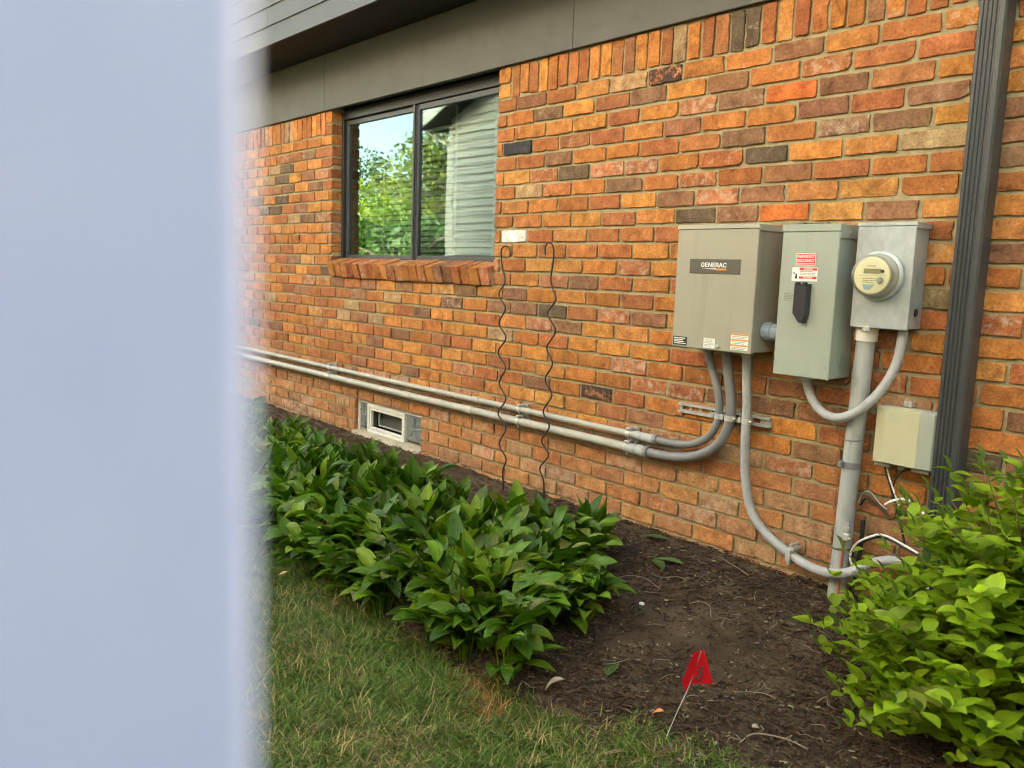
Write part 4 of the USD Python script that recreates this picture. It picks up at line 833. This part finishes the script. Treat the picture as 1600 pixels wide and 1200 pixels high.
x, y, idx = np.r_[x, fx_[fk]], np.r_[y, fy_[fk]], np.r_[idx, r.integers(0, 6, fk.sum())]; n = len(x)
keep = np.hypot(x - CAM[0], y - CAM[1]) > .3; x, y, idx = x[keep], y[keep], idx[keep]; n = len(x)
instancer('grass', tufts + orange, np.stack([x, y, np.where(y > -1.55, np.maximum(mulch_z(x, y) - .012, -.036), -.036)], 1), r.uniform(0, 6.28, n), np.zeros(n), r.uniform(.75, 1.25, n), idx, 'short mixed green and dry grass of the lawn', 'grass')

# ------------------------------------------------------------ small things on the ground
fl = thing('marker_flag', 'small red folded marker flag on a thin bent wire stuck in the lawn edge', 'flag')
wire = spline([(2.327, -1.324, -.05), (2.330, -1.318, .0), (2.341, -1.290, .075), (2.351, -1.262, .138), (2.361, -1.255, .190), (2.374, -1.252, .238)], step=.01)
obj('wire', tube(wire, .0011, 6), ZINC, fl)
tp, bt = np.array([2.374, -1.250, .240]), np.array([2.352, -1.257, .146])
def sheet(q, th=.0006):
    q = np.array(q, float); n_ = np.cross(q[1] - q[0], q[2] - q[0]); n_ /= np.linalg.norm(n_)
    return trimesh.convex.convex_hull(np.vstack([q - n_ * th / 2, q + n_ * th / 2]))
obj('flag_panel', sheet([tp, (2.379, -1.246, .241), (2.405, -1.238, .160), bt]), FLAGR, fl)
obj('flag_fold', sheet([tp + (-.0004, -.0015, 0), (2.363, -1.268, .235), (2.338, -1.276, .146), bt + (-.0004, -.0015, -.002)]), FLAGR, fl)
obj('flag_fold', sheet([(2.3385, -1.274, .1455), bt + (-.001, .001, -.003), (2.347, -1.262, .118)]), FLAGR, fl)
upd = (tp - bt) / np.linalg.norm(tp - bt); rt = np.array([2.405, -1.238, .160]) - bt; rt -= upd * (rt @ upd); rt /= np.linalg.norm(rt); nrm = np.cross(rt, upd)
m_ = lines_of_print(0, .013, 0, .042, 0, 4, 44, .75)
org = bt + rt * .008 + upd * .016 + nrm * .0011
obj('flag_print', (org + m_[0][:, :1] * rt + m_[0][:, 2:3] * upd - m_[0][:, 1:2] * nrm, m_[1]), LABELK, fl)

r = np.random.default_rng(12)
def ground_leaf(name, x, y, L, W_, az, col, lab, mt, a0=.2, a1=-.3, cat_='leaf'):
    V, F, UV = leaf_blade(L, W_, a0, a1, az, (x, y, float(mulch_z(np.array(x), np.array(y))) + .012 if y > -1.45 else .0), .25, .06)
    return tag(obj(name, (V, F), mt, smooth=True, uv=UV, tint=col), lab, cat_)
ground_leaf('fallen_leaf', 1.235, -.13, .13, .024, .55, (.07, .13, .03), 'green leaf lying on the mulch close to the wall', CUTLEAF, .12, -.2)
ground_leaf('fallen_leaf', 1.47, -.33, .12, .024, -.5, (.08, .14, .03), 'green cut leaf lying on the mulch right of the plants, nearest the camera of three', CUTLEAF, .15, -.25)
ground_leaf('fallen_leaf', 1.47, -.32, .13, .022, .35, (.07, .13, .03), 'green cut leaf lying on the mulch right of the plants, pointing at the wall', CUTLEAF, .15, -.2)
ground_leaf('dry_leaf', 1.965, -1.385, .070, .014, .9, (.5, .4, .2), 'curled pale tan dry leaf at the lawn edge below the plants', TWIG, 1.1, -.4)
ground_leaf('dry_leaf', .765, -1.63, .075, .017, .75, (.4, .2, .1), 'single orange brown dry leaf on the lawn at left', DRYLEAF, .8, .3)
ground_leaf('dry_leaf', 2.245, -1.265, .035, .012, .4, (.5, .2, .05), 'small orange leaf scrap beside the flag wire', worn('orange_leaf_look', (.60, .17, .04), (.68, .22, .06), 30, .7), .7, .1)
ground_leaf('fallen_leaf', 2.02, -1.20, .09, .020, 1.9, (.06, .10, .03), 'dull green leaf lying on mulch in front of the drooping plants', CUTLEAF, .2, -.2)
for P, rr, lab in (([(1.845, -.58, .02), (1.875, -.56, .032), (1.90, -.54, .02), (1.95, -.60, .012)], .0020, 'pale forked twig on bare soil in the middle of the bed'),
                   ([(1.62, -.44, .015), (1.66, -.40, .02), (1.71, -.40, .012)], .0016, 'thin curved pale rootlet on mulch right of the cut leaves'),
                   ([(1.56, -.66, .012), (1.53, -.58, .022), (1.58, -.52, .02), (1.68, -.54, .012)], .0018, 'looping pale rootlet beside the plants at the mulch end'),
                   ([(2.46, -1.19, .012), (2.475, -1.15, .03), (2.53, -1.10, .025), (2.58, -1.075, .012)], .0032, 'thick pale bent root lying at the front edge of the mulch'),
                   ([(1.62, -.10, .03), (1.72, -.12, .02), (1.80, -.15, .014)], .0015, 'thin straight twig on mulch close to the wall'),
                   ([(2.30, -.98, .012), (2.36, -.93, .018), (2.42, -.92, .012)], .0018, 'short twig on mulch between flag and shrub')):
    tag(obj('twig', tube(spline(P), rr * .62, 6), TWIG, smooth=60), lab, 'twig')
for x, y, s, lab in ((1.713, -.68, .010, 'small white pebble on the mulch beside the plants'), (2.455, -1.10, .014, 'pale green bulb scrap on the mulch near the shrub')):
    m = trimesh.creation.icosphere(2, s); m.vertices *= np.array([1.2, .9, .6]) * (1 + .2 * (meshkit.noise(np.array(m.vertices) * 90)[:, None] - .5)); m.apply_translation([x, y, float(mulch_z(np.array(x), np.array(y))) + s * .4])
    tag(obj('pebble', m, WHITE if s < .012 else TWIG, smooth=True), lab, 'pebble')

# ------------------------------------------------------------ white post close to the camera
hf, hr = FWD * np.array([1, 1, 0]), np.array([FWD[1], -FWD[0], 0]); hf /= np.linalg.norm(hf); hr /= np.linalg.norm(hr)
pd = (hf - .42 * hr) / math.hypot(1, .42); pw = (hr + .42 * hf) / math.hypot(1, .42)
pc = CAM + hf * .090 - hr * .0283 + pd * .06 - pw * .06; PA = math.atan2(pw[1], pw[0])
post = thing('white_post', 'smooth white square post close to the camera, blurred at the left edge', 'post', (pc[0], pc[1], -.036), PA)
obj('shaft', cbox(-.06, .06, -.06, .06, -.3, 2.05, .0012), POST_SKYTINT, post)
obj('cap', trimesh.convex.convex_hull(np.array([(sx * w, sy * w, z) for sx in (-1, 1) for sy in (-1, 1) for w, z in ((.07, 2.051), (.07, 2.075), (.004, 2.13))])), POST_SKYTINT, post)

# ------------------------------------------------------------ neighbour's house and trees (seen in the window)
nb = thing('neighbour_house', 'pale grey sided house with white trim mirrored in the right window pane', 'house')
NX0, NX1, NY = -7.45, 5.5, -5.0
EZ, PK = 3.50, .40
obj('wall_core', cat(bx(NX0, NX1, NY - 7, NY - .02, -.1, EZ), (np.array([(x, y, z) for y in (NY - 7, NY - .02) for x, z in ((NX0, EZ + .001), (NX1, EZ + .001), ((NX0 + NX1) / 2, EZ + (NX1 - NX0) / 2 * PK))]), np.array([[0, 2, 1], [3, 4, 5], [0, 1, 4], [0, 4, 3], [1, 2, 5], [1, 5, 4], [2, 0, 3], [2, 3, 5]]))), NSIDE, nb)
k = 0
while True:
    z = 1.38 + k * .125
    if z > EZ + (NX1 - NX0) / 2 * PK - .1: break
    a, b = (NX0 + .09, NX1 - .09) if z < EZ - .1 else (NX0 + max(.09, (z - EZ + .14) / PK), NX1 - max(.09, (z - EZ + .14) / PK))
    v = np.array([[x, y, zz] for x in (a, b) for y, zz in ((NY + .026, z), (NY - .018, z), (NY - .018, z + .132), (NY - .002, z + .132))])
    f = np.array([[0, 2, 3], [0, 1, 2], [4, 6, 5], [4, 7, 6], [0, 7, 4], [0, 3, 7], [0, 5, 1], [0, 4, 5], [1, 6, 2], [1, 5, 6], [3, 6, 7], [3, 2, 6]])
    obj('siding_board', (v, f), NSIDE, nb); k += 1
obj('corner_board', bx(NX0 - .01, NX0 + .085, NY - .1, NY + .022, .0, EZ - .12), NTRIM, nb)
obj('brick_base', bx(NX0 - .005, NX1, NY - .019, NY + .03, -.1, 1.375), NBASE, nb)
for s in (-1, 1):
    cx = (NX0 + NX1) / 2; ex = cx + s * ((NX1 - NX0) / 2 + .45); ez = EZ - .45 * PK + .02; pz = EZ + (NX1 - NX0) / 2 * PK + .02
    pts = np.array([(x, y, z) for y in (NY - 7.3, NY + .35) for x, z in ((ex, ez), (cx, pz), (cx, pz + .14), (ex, ez + .14))])
    f = np.array([[0, 1, 2], [0, 2, 3], [4, 6, 5], [4, 7, 6], [0, 4, 5], [0, 5, 1], [3, 2, 6], [3, 6, 7], [0, 3, 7], [0, 7, 4]])
    obj('roof', (pts, f if s > 0 else f[:, ::-1]), SHINGLE, nb)
    pts = np.array([(x, y, z) for y in (NY + .351, NY + .38) for x, z in ((ex, ez - .04), (cx, pz - .04), (cx, pz + .15), (ex, ez + .15))])
    obj('rake_board', (pts, f if s > 0 else f[:, ::-1]), NTRIM, nb)
obj('gutter', bx(NX0 - .57, NX0 - .46, NY - 7.3, NY + .35, EZ - .10, EZ + .02), NTRIM, nb)
obj('downspout', cat(tube([(NX0 - .5, NY + .2, EZ - .1), (NX0 - .4, NY + .1, EZ - .2), (NX0 - .08, NY - .02, EZ - .42), (NX0 - .05, NY - .02, .1)], .04, 8)), NTRIM, nb)
def tree(x, y, H, R, z0, seed, cols, label, n=5200, hedge=False):
    q = np.random.default_rng(seed)
    t = thing('tree', label, 'tree', (x, y, 0), group='trees mirrored in the window')
    tr = [tube(spline([(0, 0, -.1), (q.normal(0, .1), q.normal(0, .1), H * .4), (q.normal(0, .2), q.normal(0, .2), H * .8)], step=.4), np.linspace(.17, .05, len(spline([(0, 0, 0), (0, 0, H * .4), (0, 0, H * .8)], step=.4)))[:1].repeat(1)[0], 8)]
    for k in range(7):
        a = q.uniform(0, 6.28); h = q.uniform(.3, .65) * H; tr.append(tube([(0, 0, h), (math.cos(a) * R * .4, math.sin(a) * R * .4, h + H * .12), (math.cos(a) * R * .75, math.sin(a) * R * .75, h + H * .18)], [.06, .04, .015], 6))
    obj('trunk', cat(*tr), BARK, t)
    lobes = [(q.normal(0, R * .48), q.normal(0, R * .48), z0 + (H - z0) * q.uniform(.12, .88), R * q.uniform(.25, .48)) for _ in range(26)]
    Vs, Ts = [], []
    for lx, ly, lz, lr in lobes:
        m_ = n // 26; d = q.normal(0, 1, (m_, 3)); d /= np.linalg.norm(d, axis=1, keepdims=True); c = np.array([lx, ly, lz]) + d * lr * q.uniform(.5, 1.08, (m_, 1)) * np.array([1, 1, .75])
        s = q.uniform(.07, .15, (m_, 1)); u = q.normal(0, 1, (m_, 3)); u /= np.linalg.norm(u, axis=1, keepdims=True); w = np.cross(u, q.normal(0, 1, (m_, 3))); w /= np.linalg.norm(w, axis=1, keepdims=True)
        Vs.append(np.stack([c - u * s, c + w * s * .6, c + u * s, c - w * s * .6], 1).reshape(-1, 3)); Ts.append(np.repeat(np.array(cols[q.integers(len(cols))]) * q.uniform(.75, 1.25, (m_, 1)), 4, 0))
    V = np.vstack(Vs); k = np.arange(0, len(V), 4); F = np.vstack([np.stack([k, k + 1, k + 2], 1), np.stack([k, k + 2, k + 3], 1)])
    obj('crown', (V, F), TREEL, t, tint=np.vstack(Ts))
YG = [(.12, .16, .016), (.15, .18, .02), (.085, .13, .016)]
DG = [(.035, .07, .014), (.05, .09, .018)]
tree(-21.5, -15.5, 6.6, 2.3, .8, 1, YG, 'sunlit yellow green tree mirrored in the middle of the window, tallest of the near trees')
tree(-25.5, -15.0, 4.6, 2.3, .3, 2, YG, 'sunlit green tree mirrored at the left of the left pane')
tree(-19.0, -17.5, 6.9, 2.0, .8, 3, YG, 'sunlit tree mirrored just left of the neighbouring house corner')
tree(-43.0, -26.0, 8.6, 4.0, 1.0, 4, DG, 'distant dull green tree mirrored behind the near trees')
tree(-19.0, -11.2, 2.7, 1.5, .1, 5, DG, 'low dark bushy tree mirrored at the bottom of the left pane', 4200)
tree(-15.5, -10.2, 2.5, 1.4, .1, 6, DG, 'low dark bushy tree mirrored below the middle of the window', 4200)
tree(-22.5, -12.2, 2.8, 1.6, .1, 7, DG, 'low dark bushy tree mirrored at the far left of the window', 4200)

# ------------------------------------------------------------ unseen fence and tree, added at right to shade the cabinet sides
sf = thing('board_fence', 'tall weathered board fence added out of view to shade the cabinet sides', 'fence')
SHADE_FENCE = worn('added_fence_look', (.16, .12, .08), (.22, .17, .12), 9, .85)
for k in range(33): obj('board', cbox(5.2, 5.222, -.45 - .136 * k - .130, -.45 - .136 * k, .02, 2.05, .003), SHADE_FENCE, sf)
for z in (.4, 1.7): obj('rail', cbox(5.2225, 5.262, -4.94, -.45, z, z + .09, .003), SHADE_FENCE, sf)
tree(8.5, -2.2, 6.0, 2.6, 1.2, 8, DG, 'unseen dark green tree added beyond the fence to cut light from the right')
